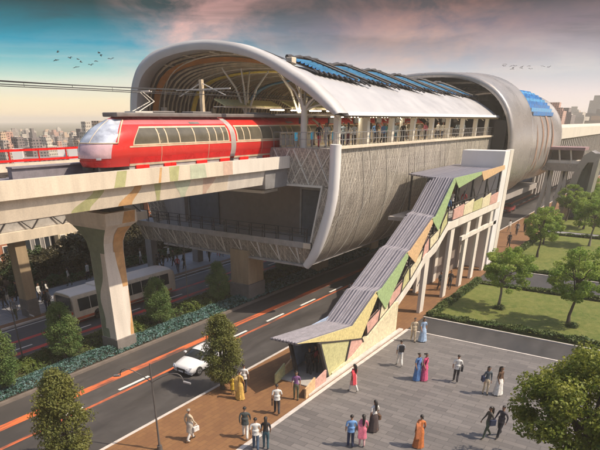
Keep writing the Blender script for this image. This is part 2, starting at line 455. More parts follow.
# ------------------------------------------------------------------ viaduct
GY0, GY1 = 24.0, 33.8
v = thing('viaduct', 'cream concrete railway viaduct with green and orange painted shapes carrying the red train', 'viaduct', (20, 28.9, 0))
X0, X1 = -40, 40
def girder(x0, x1):
    m = MB()
    # body: parapet band and inward sloping sides
    sec = [(24.0, 10.86), (24.22, 10.83), (24.42, 9.88), (25.9, 9.62), (31.9, 9.62), (33.4, 9.88), (33.55, 10.83), (33.8, 10.86), (33.8, 11.66), (33.55, 11.66), (33.55, 11.15), (24.25, 11.15), (24.25, 11.66), (24.0, 11.66)]
    m.prism([(x0, y, z) for y, z in sec], (x1 - x0, 0, 0)); return m
gm = girder(X0, 29.2)
def side(x, t):           # point on the sloping side, t 0 top .. 1 bottom, 4 mm proud
    return (x, lerp(24.22, 24.42, t) - .006, lerp(10.83, 9.88, t) - .001)
def band(pts_top, pts_bot, mi):
    gm.poly(pts_top, mi); 
def paint_side(xt0, xt1, xb0, xb1, mi, bend=.0):
    L = []; Rr = []
    for i in range(9):
        t = i / 8; s = t * t * (3 - 2 * t)
        L.append(side(lerp(xt0, xb0, s) + bend * math.sin(math.pi * t), t * .985 + .005)); Rr.append(side(lerp(xt1, xb1, s) + bend * math.sin(math.pi * t), t * .985 + .005))
    gm.grid([L, Rr], mi, False)
def paint_band(xt0, xt1, xb0, xb1, mi):
    gm.grid([[(xt0, 23.996, 11.65), (xt1, 23.996, 11.65)], [(lerp(xt0, xb0, .5), 23.996, 11.25), (lerp(xt1, xb1, .5), 23.996, 11.25)], [(xb0, 23.996, 10.87), (xb1, 23.996, 10.87)]], mi, False)
"""MURAL"""
paint_side(18.52, 19.19, 17.15, 18.26, 1)
paint_side(21.21, 21.74, 20.11, 21.06, 2)
paint_side(22.66, 23.19, 22.9, 23.14, 1)
paint_side(24.23, 25.65, 24.86, 25.24, 3)
paint_side(26.74, 27.95, 26.82, 27.15, 4)
paint_band(19.98, 20.64, 19.66, 20.38, 1)
paint_band(23.01, 23.16, 22.79, 22.98, 2)
paint_band(23.7, 24.54, 23.69, 24.33, 1)
paint_band(25.42, 26.73, 25.38, 26.84, 3)
paint_band(28.43, 29.37, 28.42, 29.37, 4)
gm.build('girder', [M['cream'], M['mural_green'], M['mural_orange'], M['mural_mint'], M['mural_rose']], v)
# end block into the station
e = girder(29.2, 40); e.build('end_span', M['cream2'], v)
tb = MB(); tb.box(X0, 75, 24.3, 33.5, 11.15, 11.18); tb.build('track_bed', M['track'], v)
for yc in (27.0, 31.2):
    r = MB()
    for s in (-.55, .55): r.box(X0, 75, yc + s - .05, yc + s + .05, 11.2, 11.34)
    for i in range(0, 160): r.box(X0 + i * .7, X0 + i * .7 + .25, yc - .8, yc + .8, 11.18, 11.22)
    r.build('rail_track', M['rail'], v)
w = MB(); w.box(17.2, 36, 29.0, 29.35, 11.18, 11.72); w.box(17.2, 36, 28.9, 29.45, 11.72, 11.8); w.build('walkway', M['track'], v)
rr = MB()  # red rails made up in place of a passing train's blurred streaks
for z in (11.72, 12.3): rr.box(X0, 34, 33.6, 33.72, z, z + .13)
for i in range(38): rr.box(X0 + i * 2, X0 + i * 2 + .06, 33.64, 33.7, 11.66, 12.42)
rr.build('train_streak_rail', M['trainred2'], v)

def pier(x, label, green=True):
    p = thing('viaduct_pier', label, 'pier', (x, 28.9, 0), group='piers of the viaduct')
    m = MB()
    def ring(hx, y0, y1, z): return [(x - hx, y0, z), (x + hx, y0, z), (x + hx, y1, z), (x - hx, y1, z)]
    rows = [ring(.76, 28.22, 29.62, .9), ring(.76, 28.22, 29.62, 6.6), ring(.78, 28.15, 29.75, 7.2), ring(.86, 27.9, 30.1, 7.7), ring(1.02, 27.5, 30.55, 8.15), ring(1.2, 27.1, 30.9, 8.42), ring(1.2, 27.1, 30.9, 9.12)]
    m.grid(rows, 0, False, True); m.poly(rows[-1]); 
    if green:
        # painted mural: orange ribbon on the -Y face, sage on the -X face, 4 mm proud
        yy = 28.216; xl = x - .764
        L = [(x + lerp(-.05, .62, s), 0) for s in (0,)]
        def rib(fn0, fn1, z0, z1, mi, n=14):
            a = []; b = []
            for i in range(n + 1):
                z = lerp(z0, z1, i / n); a.append(fn0(z)); b.append(fn1(z))
            m.grid([a, b], mi, False)
        rib(lambda z: (x + .02 + .34 * (1 / (1 + math.exp(-(5.3 - z) * 2.2))) , yy, z), lambda z: (x + .745, yy, z), 4.3, 6.6, 1)
        rib(lambda z: (x + .44 + .28 * (1 / (1 + math.exp((1.9 - z) * 3))), yy, z), lambda z: (x + .75, yy, z), .95, 4.0, 1)
        rib(lambda z: (xl, 29.60, z), lambda z: (xl, 28.62 + .75 * (1 / (1 + math.exp((z - 4.4) * 3.0))) - .3 * math.exp(-(z - 2.2) ** 2), z), 1.6, 6.6, 2)
        rib(lambda z: (xl, 29.58, z), lambda z: (xl, 29.2 - .35 * math.exp(-(z - 1.2) ** 2), z), .95, 1.6, 2)
        # cap stripe
        m.grid([[(x + .0, 27.096, 8.44), (x + 1.0, 27.096, 8.44)], [(x + .25, 27.096, 9.1), (x + 1.1, 27.096, 9.1)]], 1, False)
        cap_l = [(ring(h, a, b, z)) for h, a, b, z in ((.765, 28.2, 29.66, 6.6), (.785, 28.13, 29.78, 7.2), (.865, 27.88, 30.12, 7.7), (1.025, 27.48, 30.57, 8.15))]
        m.grid([[r[0] for r in cap_l], [r[3] for r in cap_l]], 2, False)
        m.grid([[(lerp(r[0][0], r[1][0], .46), r[0][1] - .012, r[0][2]) for r in cap_l], [(lerp(r[0][0], r[1][0], .96), r[0][1] - .012, r[0][2]) for r in cap_l]], 1, False)
    m.build('shaft', [M['cream2'], M['mural_orange'], M['mural_dark']], p)
    b = MB(); b.box(x - .82, x + .82, 28.14, 29.7, 0, .93); b.build('base_block', M['pier_grey'], p, .03)
    for dy in (27.9, 30.1):
        q = MB(); q.box(x - .55, x + .55, dy - .45, dy + .45, 9.12, 9.62); q.build('bearing', M['dark'], p)
pier(22.45, 'tall cream viaduct pier with orange and sage painted ribbons on it')
# pier under the station (brown)
sp = thing('station_pier', 'square brown pier with grey base in the median under the station', 'pier', (37, 29, 0))
MB().box(35.95, 38.1, 28.1, 30.0, 1.45, 4.3).build('shaft', M['pier_brown'], sp)
m = MB(); m.box(35.85, 38.2, 28.0, 30.1, 0, 1.45); m.build('base_block', M['pier_grey'], sp, .03)
for i, (xx, lab) in enumerate(((48.5, 'brown station pier second from the front in the flower median'), (60.5, 'brown station pier third from the front deep under the station'), (72.5, 'rearmost brown station pier under the grey tube'))):
    p = thing('station_pier', lab, 'pier', (xx, 29, 0))
    MB().box(xx - 1, xx + 1, 28.05, 30.05, 0, 4.3).build('shaft', M['pier_brown'], p)
for xx, yy, lab, top in ((39.0, 43.0, 'slim grey pillar under the far left end of the mezzanine', 4.6), (44.4, 41.7, 'slim grey pillar under the station behind the street lamp', 4.6), (52, 42, 'slim grey pillar on the far plaza deepest under the station', 4.6)):
    p = MB(); p.box(xx - .42, xx + .42, yy - .42, yy + .42, 0, top)
    tag(p.build('station_pillar', M['concrete'], None, .03), lab, 'pillar')

# ------------------------------------------------------------------ lower skywalk at the far side
sk = thing('skywalk', 'low white pedestrian skywalk with slanted glass sides beneath the viaduct', 'footbridge', (20, 41, 0))
MB().box(-30, 35.5, 39.2, 43.4, 5.98, 6.68).build('deck', M['cream'], sk)
m = MB()
for i in range(24):
    x = -30 + i * 2.7
    m.bar((x, 39.3, 6.68), (x + 1.35, 39.5, 7.9), .07); m.bar((x + 1.35, 39.5, 7.9), (x + 2.7, 39.3, 6.68), .07)
m.bar((-30, 39.5, 7.95), (35, 39.5, 7.95), .12); m.bar((-30, 43.2, 7.95), (35, 43.2, 7.95), .12)
m.build('truss', M['darksteel'], sk)
MB().box(-30, 35, 39.52, 39.55, 6.7, 7.9).build('glass_side', M['soffit'], sk)
MB().prism([(-30, 39.0, 8.0), (-30, 43.6, 8.0), (-30, 43.6, 8.1), (-30, 39.0, 8.1)], (65, 0, 0)).build('roof', M['soffit'], sk)
for i, xx in enumerate((22.9, 30.7)):
    p = MB(); p.box(xx - .45, xx + .45, 39.5, 40.5, 1.5, 5.98, 0); p.box(xx - .48, xx + .48, 39.47, 40.53, 0, 1.5, 1)
    tag(p.build('skywalk_pillar', [M['pier_brown'], M['pier_grey']]), ('brown skywalk pillar with grey base standing among walkers on the far plaza', 'brown skywalk pillar half hidden just left of the painted pier')[i], 'pillar')

# ------------------------------------------------------------------ station
XS, XE = 36.0, 75.0
st = thing('metro_station', 'elevated metro station with vaulted white roof, blue roof louvres and a large grey tube', 'station', (55, 30, 0))
FZ = 12.2
prof = [(20.22, 12.2), (20.2, 11.4), (20.22, 10.5), (20.25, 9.7), (20.34, 8.9), (20.52, 8.0), (20.8, 7.1), (21.12, 6.15), (21.5, 5.2), (21.95, 4.4), (22.4, 3.85)]
# side facade, perforated sheet
m = MB()
xs = [XS + i * 1.5 for i in range(int((XE - XS) / 1.5) + 1)]
m.grid([[(x, y, z) for y, z in prof] for x in xs], 0, True)
m.grid([[(x, y + .18, z + .02) for y, z in prof] for x in xs], 0, True)
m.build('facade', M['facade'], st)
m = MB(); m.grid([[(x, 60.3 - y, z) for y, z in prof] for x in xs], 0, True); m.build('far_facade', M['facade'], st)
MB().box(XS + .02, XE, 22.4, 38, 3.72, 3.86).build('soffit', M['soffit'], st)
# white diagonal lines on the facade
def facade_pt(x, t, off=.03):
    y, z = interp(prof, t); return (x, y - off, z)
m = MB()
def fline(xa, xb, ta, tb, r=.022, n=10):
    m.tube([facade_pt(lerp(xa, xb, i / n), lerp(ta, tb, i / n)) for i in range(n + 1)], r, 5)
x = XS + .3; i = 0
while x < XE - 4:
    fline(x, x + 2.6, .02, .98); fline(x + 2.9, x + .3, .02, .98)
    if i % 2: fline(x + 1.3, x + 2.6, .02, .5, .02)
    x += 3.7 + .5 * (i % 3); i += 1
m.build('facade_lines', M['steel'], st)
# coping + front corner tube
MB().box(XS - .05, XE, 20.0, 20.6, 12.2, 12.36).build('coping', M['cream'], st)
m = MB(); pts = [(XS - .05, y - .05, z) for y, z in prof]
pts = [(XS - .05, 20.15, 12.5)] + pts
m.tube(pts, [.40] * (len(pts) - 3) + [.38, .35, .3], 14); m.build('corner_tube', M['white'], st)
# front face: perforated panel over the mezzanine opening
inner = [(21.15, 9.7), (21.4, 8.4), (21.65, 7.2), (21.95, 5.9)]
m = MB()
# big band z 9.7..12.2 from Y 20.3 to 26.3 then down-slanting bracket
m.prism([(XS, 20.3, 9.7), (XS, 20.22, 12.2), (XS, 25.9, 12.2), (XS, 25.9, 10.2), (XS, 27.6, 9.7)], (.2, 0, 0))
# slim strip beside the corner tube
a = [interp(prof, .32 + .56 * i / 8) for i in range(9)]; bI = [(21.15 + .8 * i / 8, 9.7 - 3.8 * i / 8) for i in range(9)]
m.grid([[(XS + .02, y, z) for y, z in a], [(XS + .02, y, z) for y, z in bI]], 0, False)
m.grid([[(XS + .2, y, z) for y, z in a], [(XS + .2, y, z) for y, z in bI]], 0, False)
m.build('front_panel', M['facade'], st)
m = MB()
for ya, yb in ((20.5, 22.0), (21.9, 20.6), (22.2, 23.8), (23.7, 22.3), (24.0, 25.5), (25.4, 24.1)):
    m.bar((XS - .02, ya, 12.1), (XS - .02, yb, 9.8), .07)
m.build('front_lines', M['steel'], st)
# mezzanine
m = MB()
m.bar((XS - .05, 21.1, 9.7), (XS - .05, 27.9, 9.7), .14); m.bar((XS - .05, 21.15, 9.7), (XS - .05, 21.98, 5.7), .12)
m.build('opening_frame', M['steel'], st)
MB().box(38.6, 38.9, 22.0, 40.5, 5.6, 11.2).build('mezzanine_wall', M['mezz'], st)
MB().box(38.45, 38.6, 22.1, 24.4, 5.6, 9.1).build('mezzanine_panel', M['mezzblue'], st); MB().box(38.45, 38.6, 33.2, 36.6, 5.6, 10.6).build('mezzanine_panel', M['mezzblue'], st)
for bb_ in ((38.4, 38.6, 24.45, 24.6, 5.6, 9.7), (38.4, 38.6, 36.7, 36.85, 5.6, 10.6), (38.3, 38.6, 21.9, 24.4, 9.15, 9.55)): MB().box(*bb_).build('mezzanine_frame', M['greysteel'], st)
MB().box(38.0, 39.6, 36.9, 41.0, 5.6, 10.8).build('mezzanine_core', M['concrete'], st)
MB().box(35.9, 40, 22.05, 41.3, 5.18, 5.62).build('walkway_slab', M['soffit'], st)
m = MB(); m.box(35.84, 35.9, 21.95, 22.6, 5.2, 5.6); m.build('slab_end', M['cream'], st)
m = MB()
for i in range(15):
    y = 22.4 + i * 1.33; m.box(35.98, 36.04, y - .035, y + .035, 5.62, 6.62); m.box(36.0, 36.04, y + .2, y + .25, 5.62, 6.5)
for z in (6.0, 6.3, 6.6): m.box(35.99, 36.03, 22.3, 41.2, z, z + .04)
m.build('walkway_railing', M['darksteel'], st)
# under-slab truss skirt leaning inwards, perforated
m = MB(); m.grid([[(35.95, 22.1, 5.18), (35.95, 41.2, 5.18)], [(36.35, 22.3, 3.86), (36.35, 41.0, 3.86)]], 0, False)
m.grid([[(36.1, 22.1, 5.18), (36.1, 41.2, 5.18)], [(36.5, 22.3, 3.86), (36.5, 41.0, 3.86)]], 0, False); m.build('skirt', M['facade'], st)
for i in range(10):
    m = MB(); y = 23.2 + i * 1.9
    m.bar((36.32, y, 3.9), (35.93, y + .1, 5.15), .09); m.bar((36.32, y, 3.9), (35.93, y + .75, 5.15), .06)
    m.build('strut', M['steel'], st)
# grey crossbeam box beside the girder end
m = MB(); m.prism([(33.2, 24.2, 9.6), (33.2, 27.8, 9.6), (33.2, 27.8, 11.1), (33.2, 24.2, 11.1)], (2.8, 0, 0)); m.build('bracket', M['greysteel'], st)
m = MB(); m.bar((34.0, 25.0, 9.3), (34.0, 29.2, 9.3), .2); m.bar((34.0, 25, 9.3), (36, 25.2, 9.3), .2); m.bar((34, 29.2, 9.3), (36, 29.2, 9.3), .2); m.build('hanging_frame', M['steel'], st)
# platforms
MB().box(XS + .02, XE, 20.25, 25.15, 11.75, FZ).build('platform', M['cream2'], st)
MB().box(XS + .02, XE, 34.9, 40.0, 11.75, FZ).build('platform', M['cream2'], st)
MB().box(XS + .02, XE, 25.15, 34.9, 10.4, 11.1).build('track_slab', M['dark'], st)
# railing at the platform edge
m = MB()
n = int((XE - XS) / .55)
for i in range(n):
    x = XS + .1 + i * .55; m.box(x, x + .035, 20.36, 20.4, 12.36, 13.22)
for z in (12.75, 13.2): m.box(XS, XE, 20.36, 20.4, z, z + .04)
for i in range(10): m.box(XS + .04, XS + .08, 20.4 + i * .56, 20.43 + i * .56, FZ, 13.22)
for z in (12.75, 13.2): m.box(XS + .04, XS + .08, 20.36, 25.4, z, z + .04)
m.build('platform_railing', M['greysteel'], st)
# screen panels along the platform edge
for s in range(8):
    m = MB(); xa = XS + .3 + s * 4.8
    for j in range(7):
        x = xa + j * .6
        m.box(x, x + .08, 25.0, 25.1, FZ, 13.15); m.box(x + .08, x + .6, 25.04, 25.06, FZ + .1, 13.0, 1)
    m.box(xa, xa + 4.28, 25.0, 25.1, 13.1, 13.2); m.box(xa, xa + 4.28, 25.0, 25.1, FZ, FZ + .12)
    m.build('platform_screen', [M['traincream'], M['soffit']], st)
# side columns and eave beam
ROOF_R = [(40.45, 12.3), (40.42, 13.4), (40.3, 14.5), (39.86, 16.3), (38.9, 17.75), (37.5, 18.58), (36.0, 18.98), (34.0, 19.22), (31.7, 19.26), (29.79, 19.08), (28.3, 18.82), (26.57, 18.29), (25.2, 17.75), (24.04, 17.2), (22.4, 16.35), (20.85, 15.25), (19.9, 14.42)]
for i in range(9):
    xc = 37.2 + i * 4.55
    m = MB(); m.box(xc - .2, xc + .2, 20.62, 21.02, FZ, 14.75); m.build('column', M['steel'], st, .02)
for i in range(6):
    xc = 39 + i * 6.6
    m = MB(); m.box(xc - .2, xc + .2, 39.3, 39.7, FZ, 15.0); m.build('column', M['steel'], st, .02)
# roof shell
def roof_pt(x, t, off=0):
    y, z = interp(ROOF_R, t); y2, z2 = interp(ROOF_R, min(t + .01, 1)); y1, z1 = interp(ROOF_R, max(t - .01, 0))
    d = math.hypot(y2 - y1, z2 - z1); return (x, y - (z2 - z1) / d * off * -1 * -1, z + (y2 - y1) / d * off)
# normal pointing outward for a path running from +Y to -Y: inward offset is (+)
BODY_R = [(40.2, 12.3), (40.15, 13.4), (40.0, 14.5), (39.5, 16.0), (38.5, 17.1), (37.1, 17.75), (35.6, 18.05), (33.7, 18.25), (31.6, 18.3), (29.7, 18.22), (28.2, 18.1), (26.6, 17.85), (25.2, 17.42), (24.04, 16.98), (22.4, 16.25), (20.85, 15.2), (19.9, 14.42)]
def rp(x, t, off=0):
    k_ = min(max((x - 36.2) / 5.0, 0), 1); k_ = k_ * k_ * (3 - 2 * k_)
    PR = lambda q: tuple(lerp(a, b, k_) for a, b in zip(interp(ROOF_R, q), interp(BODY_R, q)))
    y, z = PR(t); z -= .55 * (x - 36) / 39 * max(0, z - 14.5) / 3.8
    y2, z2 = PR(min(t + .01, 1)); y1, z1 = PR(max(t - .01, 0))
    ty, tz = y2 - y1, z2 - z1; d = math.hypot(ty, tz)
    return (x, y + tz / d * off, z - ty / d * off)      # off>0 is outward
NT_ = 48
m = MB(); rows = [XS + .4, XS + 1.2, XS + 2, XS + 2.8, XS + 3.6, XS + 4.4, XS + 5.2] + [XS + 6 + i * 3 for i in range(13)]
rows = [r for r in rows if r < XE] + [XE]
m.grid([[rp(x, j / NT_, -.12) for j in range(NT_ + 1)] for x in rows], 0, True)
m.build('roof_skin', M['roofwhite'], st)
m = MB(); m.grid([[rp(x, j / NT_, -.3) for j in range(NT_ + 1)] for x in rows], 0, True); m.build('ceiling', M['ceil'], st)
m = MB()
k = 0; x = XS + .9
while x < XE:          # dark slats following the vault
    sk_ = .9
    m.grid([[rp(x + dx + sk_ * j / 24, j / 24, -.32 - dz) for j in range(25)] for dx, dz in ((0, 0), (0, .12), (.07, .12), (.07, 0))], 0, False)
    x += .5
m.build('ceiling_slats', M['slat'], st)
for nm, xc in (('b_orange', XS + 1.6), ('b_yellow', XS + 6.2), ('b_blue', XS + 14.5)):
    m = MB(); m.grid([[rp(xc + dx + 1.2 * j / 32, j / 32, -.52 - dz) for j in range(27)] for dx, dz in ((0, 0), (0, .1), (.55, .1), (.55, 0))], 0, False, False)
    m.build('ceiling_band', M[nm], st)
for i in range(13):
    xc = XS + 3.6 + i * 2.9
    m = MB(); m.tube([rp(max(XS + .5, xc - 4.2 * j / 28), j / 28, -.62) for j in range(29)], .05, 6); m.build('roof_rib', M['rib'], st)
m = MB()
for t in (.2, .32, .42, .5, .58, .68, .8, .9): m.tube([rp(XS + .6, t, -.66), rp(XE, t, -.66)], .05, 6)
m.build('purlins', M['rib'], st)
# arch rim (front)
INN = [(39.75, 12.3), (39.7, 13.4), (39.5, 14.5), (39.0, 16.3), (38.1, 17.4), (36.6, 18.12), (35.2, 18.42), (33.4, 18.62), (31.7, 18.64), (29.83, 18.44), (28.36, 18.18), (26.9, 17.8), (25.6, 17.3), (24.1, 16.52), (22.5, 15.66), (21.1, 14.75), (20.3, 14.3)]
m = MB(); n = 64
o_ = [interp(ROOF_R, j / n) for j in range(n + 1)]; i_ = [interp(INN, j / n) for j in range(n + 1)]
xa, xb = XS - .25, XS + 1.0
m.grid([[(xa, *p) for p in i_], [(xa - .12, (p[0] + q[0]) / 2, (p[1] + q[1]) / 2) for p, q in zip(i_, o_)], [(xa, *p) for p in o_], [(xb, *p) for p in o_], [(xb, *p) for p in i_], [(xa, *p) for p in i_]], 0, True)
m.build('arch_rim', M['rim'], st)
# eave
m = MB(); m.prism([(XS + 1, 19.82, 14.28), (XS + 1, 20.5, 14.22), (XS + 1, 20.6, 14.5), (XS + 1, 19.95, 14.5)], (XE - XS - 1, 0, 0)); m.build('eave', M['white'], st)
# louvre fields near the crest: shingled blue blades on a dark backing with a humped top
NF = 6; x0 = XS + 3.4; FL = (XE - x0 - .3) / NF
for fidx in range(NF):
    xa = x0 + fidx * FL; t0, t1 = .685, .85
    def lp(u, w, off=0):     # u along X (0..1), w down the slope
        t = lerp(t0, t1, w) ; hump = .26 * math.sin(math.pi * min(max(u, 0), 1)) * max(0.0, 1 - w) ** 1.5
        return rp(xa + FL * u + .5 * w, t, .03 + off + hump)
    m = MB(); m.grid([[lp(u / 10, w / 8 * (.70 + .30 * (u / 10) ** 1.3)) for w in range(9)] for u in range(11)], 0, True); m.build('louvre_backing', M['darksteel'], st)
    m = MB(); NB = 8
    for bi in range(NB):
        w0 = bi / NB * .66; w1 = w0 + .066
        ue = .99 - .05 * ((bi * 7) % 3)
        rowsA = []
        for q in range(13):
            u = lerp(.03 + .012 * bi, ue - .06, q / 12); wob = .006 * math.sin(q * 1.9 + bi) + .34 * u ** 1.3
            a = lp(u, w0 + .004 + wob, .05); b_ = lp(u, w1 + wob, .25); mm_ = lp(u, w1 + .003 + wob, .17); c_ = lp(u, w1 + .010 + wob, .115)
            rowsA.append([a, b_, mm_, c_])
        m.grid(rowsA, lambda i, j, bi=bi: (1 if j == 0 else (2 if j == 1 else 0)), False)
    m.build('louvre', [M['louvre'], M['darksteel'], M['louvre2']], st)
    m = MB()
    for q in range(11):      # ragged black teeth at the lower edge
        u = q / 10; wl = .70 + .32 * u ** 1.3; a = lp(u, wl - .06, .14); b_ = lp(u, wl + .05, .05); m.bar(a, b_, .3, .08)
    m.tube([lp(u / 14, 0, .22 + .05 * math.sin(u * 2.1)) for u in range(15)], .17, 6)
    for uu in (.34, .66): m.tube([lp(uu + .06 * w, w / 6, .3) for w in range(7)], .075, 6)
    m.tube([lp(.98, w / 6, .12) for w in range(7)], .13, 6)
    m.build('louvre_edge', M['darksteel'], st)
m = MB(); a = rp(XS + 2.3, .735, .1); m.box(a[0] - .3, a[0] + .3, a[1] - .25, a[1] + .25, a[2] - .25, a[2] + .22); m.build('roof_vent', M['cream'], st, .04)
m = MB(); m.grid([[rp(XS + 1.1 + u * .5, lerp(.66, .76, w / 6), .06 + .02 * (w % 2)) for w in range(7)] for u in range(6)], 0, False); m.build('roof_grille', M['darksteel'], st)
# platform roof trees: Y-shaped branching columns
for (cx_, cy_, zt) in ((36.9, 23.4, 14.6), (45.5, 29.3, 14.2), (39.5, 30.6, 14.2), (54, 29.3, 14.2), (45.5, 23.2, 14.6), (54, 23.2, 14.6)):
    m = MB(); m.tube([(cx_, cy_, FZ), (cx_, cy_, zt + .3)], [.26, .22], 10)
    for ang in (35, 110, 160, 215, 290, 340):
        a = R(ang); ex, ey = max(XS + .7, cx_ + 2.3 * math.cos(a)), cy_ + 1.8 * math.sin(a)
        # roof height above the branch end
        tt = min(range(101), key=lambda q: abs(interp(BODY_R, q / 100)[0] - ey) if interp(BODY_R, q / 100)[1] > 14.3 else 99) / 100
        ez = interp(BODY_R, tt)[1] - .75
        m.tube([(cx_, cy_, zt), (lerp(cx_, ex, .45), lerp(cy_, ey, .45), lerp(zt, ez, .62)), (ex, ey, ez)], [.10, .075, .05], 8)
    m.build('tree_column', M['steel'], st)
# hanging light gantries over the track
for gi, (gx, gl, gy) in enumerate(((36.4, 7.6, 30.8), (45.0, 8.5, 30.4), (54.5, 8, 30.2))):
    m = MB(); m.prism([(gx, gy - .55, 14.95), (gx, gy + .55, 15.4), (gx, gy + .55, 15.48), (gx, gy - .55, 15.03)], (gl, 0, 0), 0)
    for q in range(7): m.box(gx + q * gl / 6 - .04, gx + q * gl / 6 + .04, gy - .6, gy + .6, 14.88, 14.95, 1)
    m.bar((gx, gy - .5, 14.9), (gx + gl, gy - .5, 14.9), .12, mi=1)
    m.build('light_gantry', [M['c_olive'], M['rib']], st)
added_lamp_m = emis('added_fill_lamp', (1, .85, .62), 16.0, (.8, .75, .65))  # lamps added under the roof to brighten the platform and train
for q in range(11):
    xq = 41 + q * 3.05; MB().box(xq, xq + 1.6, 23.3, 23.55, 14.18, 14.26).build('added_fill_lamp', added_lamp_m, st); MB().box(xq, xq + 1.6, 29.0, 29.3, 14.7, 14.78).build('added_fill_lamp', added_lamp_m, st)
m = MB()
for q in range(5):
    m = MB(); xq = 38 + q * 7.4; m.prism([(xq, 22.1, 14.9), (xq, 24.3, 15.6), (xq, 24.3, 15.7), (xq, 22.1, 15.0)], (2.3, 0, 0), q % 2); m.build('skylight_panel', [M['glass'], M['steel']], st)
m = MB()
for yq in (22, 24.6, 35.4, 38): m.bar((XS + 1.5, yq, 14.35), (XE, yq, 14.35), .12)
for q in range(9): m.bar((XS + 1.6 + q * 4.55, 20.6, 14.35), (XS + 1.6 + q * 4.55, 39.5, 14.35), .1)
m.build('ceiling_truss', M['rib'], st)
m = MB()
for q in range(9):
    m = MB(); xq = 38 + q * 4.3; m.box(xq, xq + 1.1, 24.4, 24.55, 13.75, 14.15); m.build('hanging_display', M['darksteel'], st)
# far side lit concourse windows
for q in range(7):
    xq = 54.6 + q * 2.7
    m = MB(); m.box(xq, xq + 2.0, 39.75, 39.8, 12.5, 14.1); m.build('lit_window', MATS.get('litwin') or emis('litwin', (1, .78, .38), 1.6), st)
MB().box(XS + 3, XE, 39.9, 40.1, FZ, 14.2).build('far_wall', M['mezz'], st)

# tube
def sec(t, a, b, bl, cy=28.8, cz=9.6, n=2.6):
    c, s_ = math.cos(t), math.sin(t)
    return (cy + a * math.copysign(abs(c) ** (2 / n), c), cz + (b if s_ >= 0 else bl) * math.copysign(abs(s_) ** (2 / n), s_))
NS = 72
def ring(x, a, b, bl): return [(x, *sec(2 * math.pi * j / NS, a, b, bl)) for j in range(NS)]
m = MB()
m.grid([ring(74.0, 10.75, 9.05, 5.2), ring(73.9, 11.0, 9.3, 5.4), ring(74.0, 11.25, 9.55, 5.6), ring(74.6, 11.32, 9.65, 5.7), ring(79, 11.42, 9.85, 5.8), ring(82.4, 11.46, 9.95, 5.9), ring(82.9, 11.5, 10.05, 5.95), ring(83.6, 11.5, 10.05, 5.95), ring(83.9, 11.4, 9.9, 5.8), ring(83.9, 10.9, 8.8, 5.2)], 0, True, True)
m.build('tube_band', M['tube'], st)
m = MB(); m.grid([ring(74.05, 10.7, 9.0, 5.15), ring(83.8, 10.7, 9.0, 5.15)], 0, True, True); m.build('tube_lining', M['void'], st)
m = MB(); m.grid([ring(83.8, 11.1, 8.85, 5.3), ring(90, 11.1, 8.8, 5.3), ring(98, 11.05, 8.65, 5.2), ring(105.4, 11.0, 8.5, 5.1), ring(105.6, 11.15, 8.65, 5.25), ring(106.2, 11.15, 8.65, 5.25), ring(106.3, 10.8, 8.2, 4.9)], 0, True, True)
m.poly(ring(105.9, 10.9, 8.3, 4.95)); m.build('tube_body', M['tube'], st)
m = MB(); m.grid([ring(84.15, 11.28, 9.05, 5.45), ring(84.0, 11.28, 9.05, 5.45)], 0, True, True)
def tpt(x, tdeg, off=.03, a=11.1, b=8.75):
    y, z = sec(R(tdeg), a + off, b + off, 5.3 + off); return (x, y, z)
# brown flame shaped marks on the tube flank (t=180 is the -Y side)
m = MB()
for (xc, tc, ln, wd) in ((87.5, 176, 34, .55), (91, 166, 40, .7), (94.5, 156, 52, .9), (98, 172, 40, .7), (89, 192, 22, .5), (96, 190, 26, .55)):
    a_, b_ = [], []
    for i in range(13):
        u = i / 12; wv = max(0.0, math.sin(math.pi * u)) ** .8 * wd * (1 - .5 * u)
        xx = xc + 1.1 * math.sin(u * 5) * .5 + u * 1.6
        td = tc + ln * .5 - ln * u
        a_.append(tpt(xx - wv, td)); b_.append(tpt(xx + wv, td))
    m.grid([a_, b_], 0, True)
m.build('flame_mark', mat('flame_brown', (.30, .19, .14), .55), st)
m = MB()
for q in range(9):
    w0 = 116 + q * 4.0
    m.grid([[tpt(lerp(87, 100.5, i / 8), w0 + 3.9, .05), tpt(lerp(87, 100.5, i / 8), w0 + 1.1, .3)] for i in range(9)], 2 if q % 3 == 1 else 0, False)
m.build('louvre', [M['louvre'], M['darksteel'], M['louvre2']], st)
m = MB(); m.grid([[tpt(lerp(87, 100.5, i / 8), w, .04) for w in range(117, 154, 5)] for i in range(9)], 0, True); m.build('roof_grille', M['darksteel'], st)
# dark infill wall at the tube mouth above and beside the platform
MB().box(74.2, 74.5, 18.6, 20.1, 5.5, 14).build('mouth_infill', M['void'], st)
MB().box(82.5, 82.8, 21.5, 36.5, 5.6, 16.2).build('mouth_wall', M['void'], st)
MB().box(76, 108, 20.2, 38, 3.6, 4.4).build('tube_cradle', M['concrete'], st)

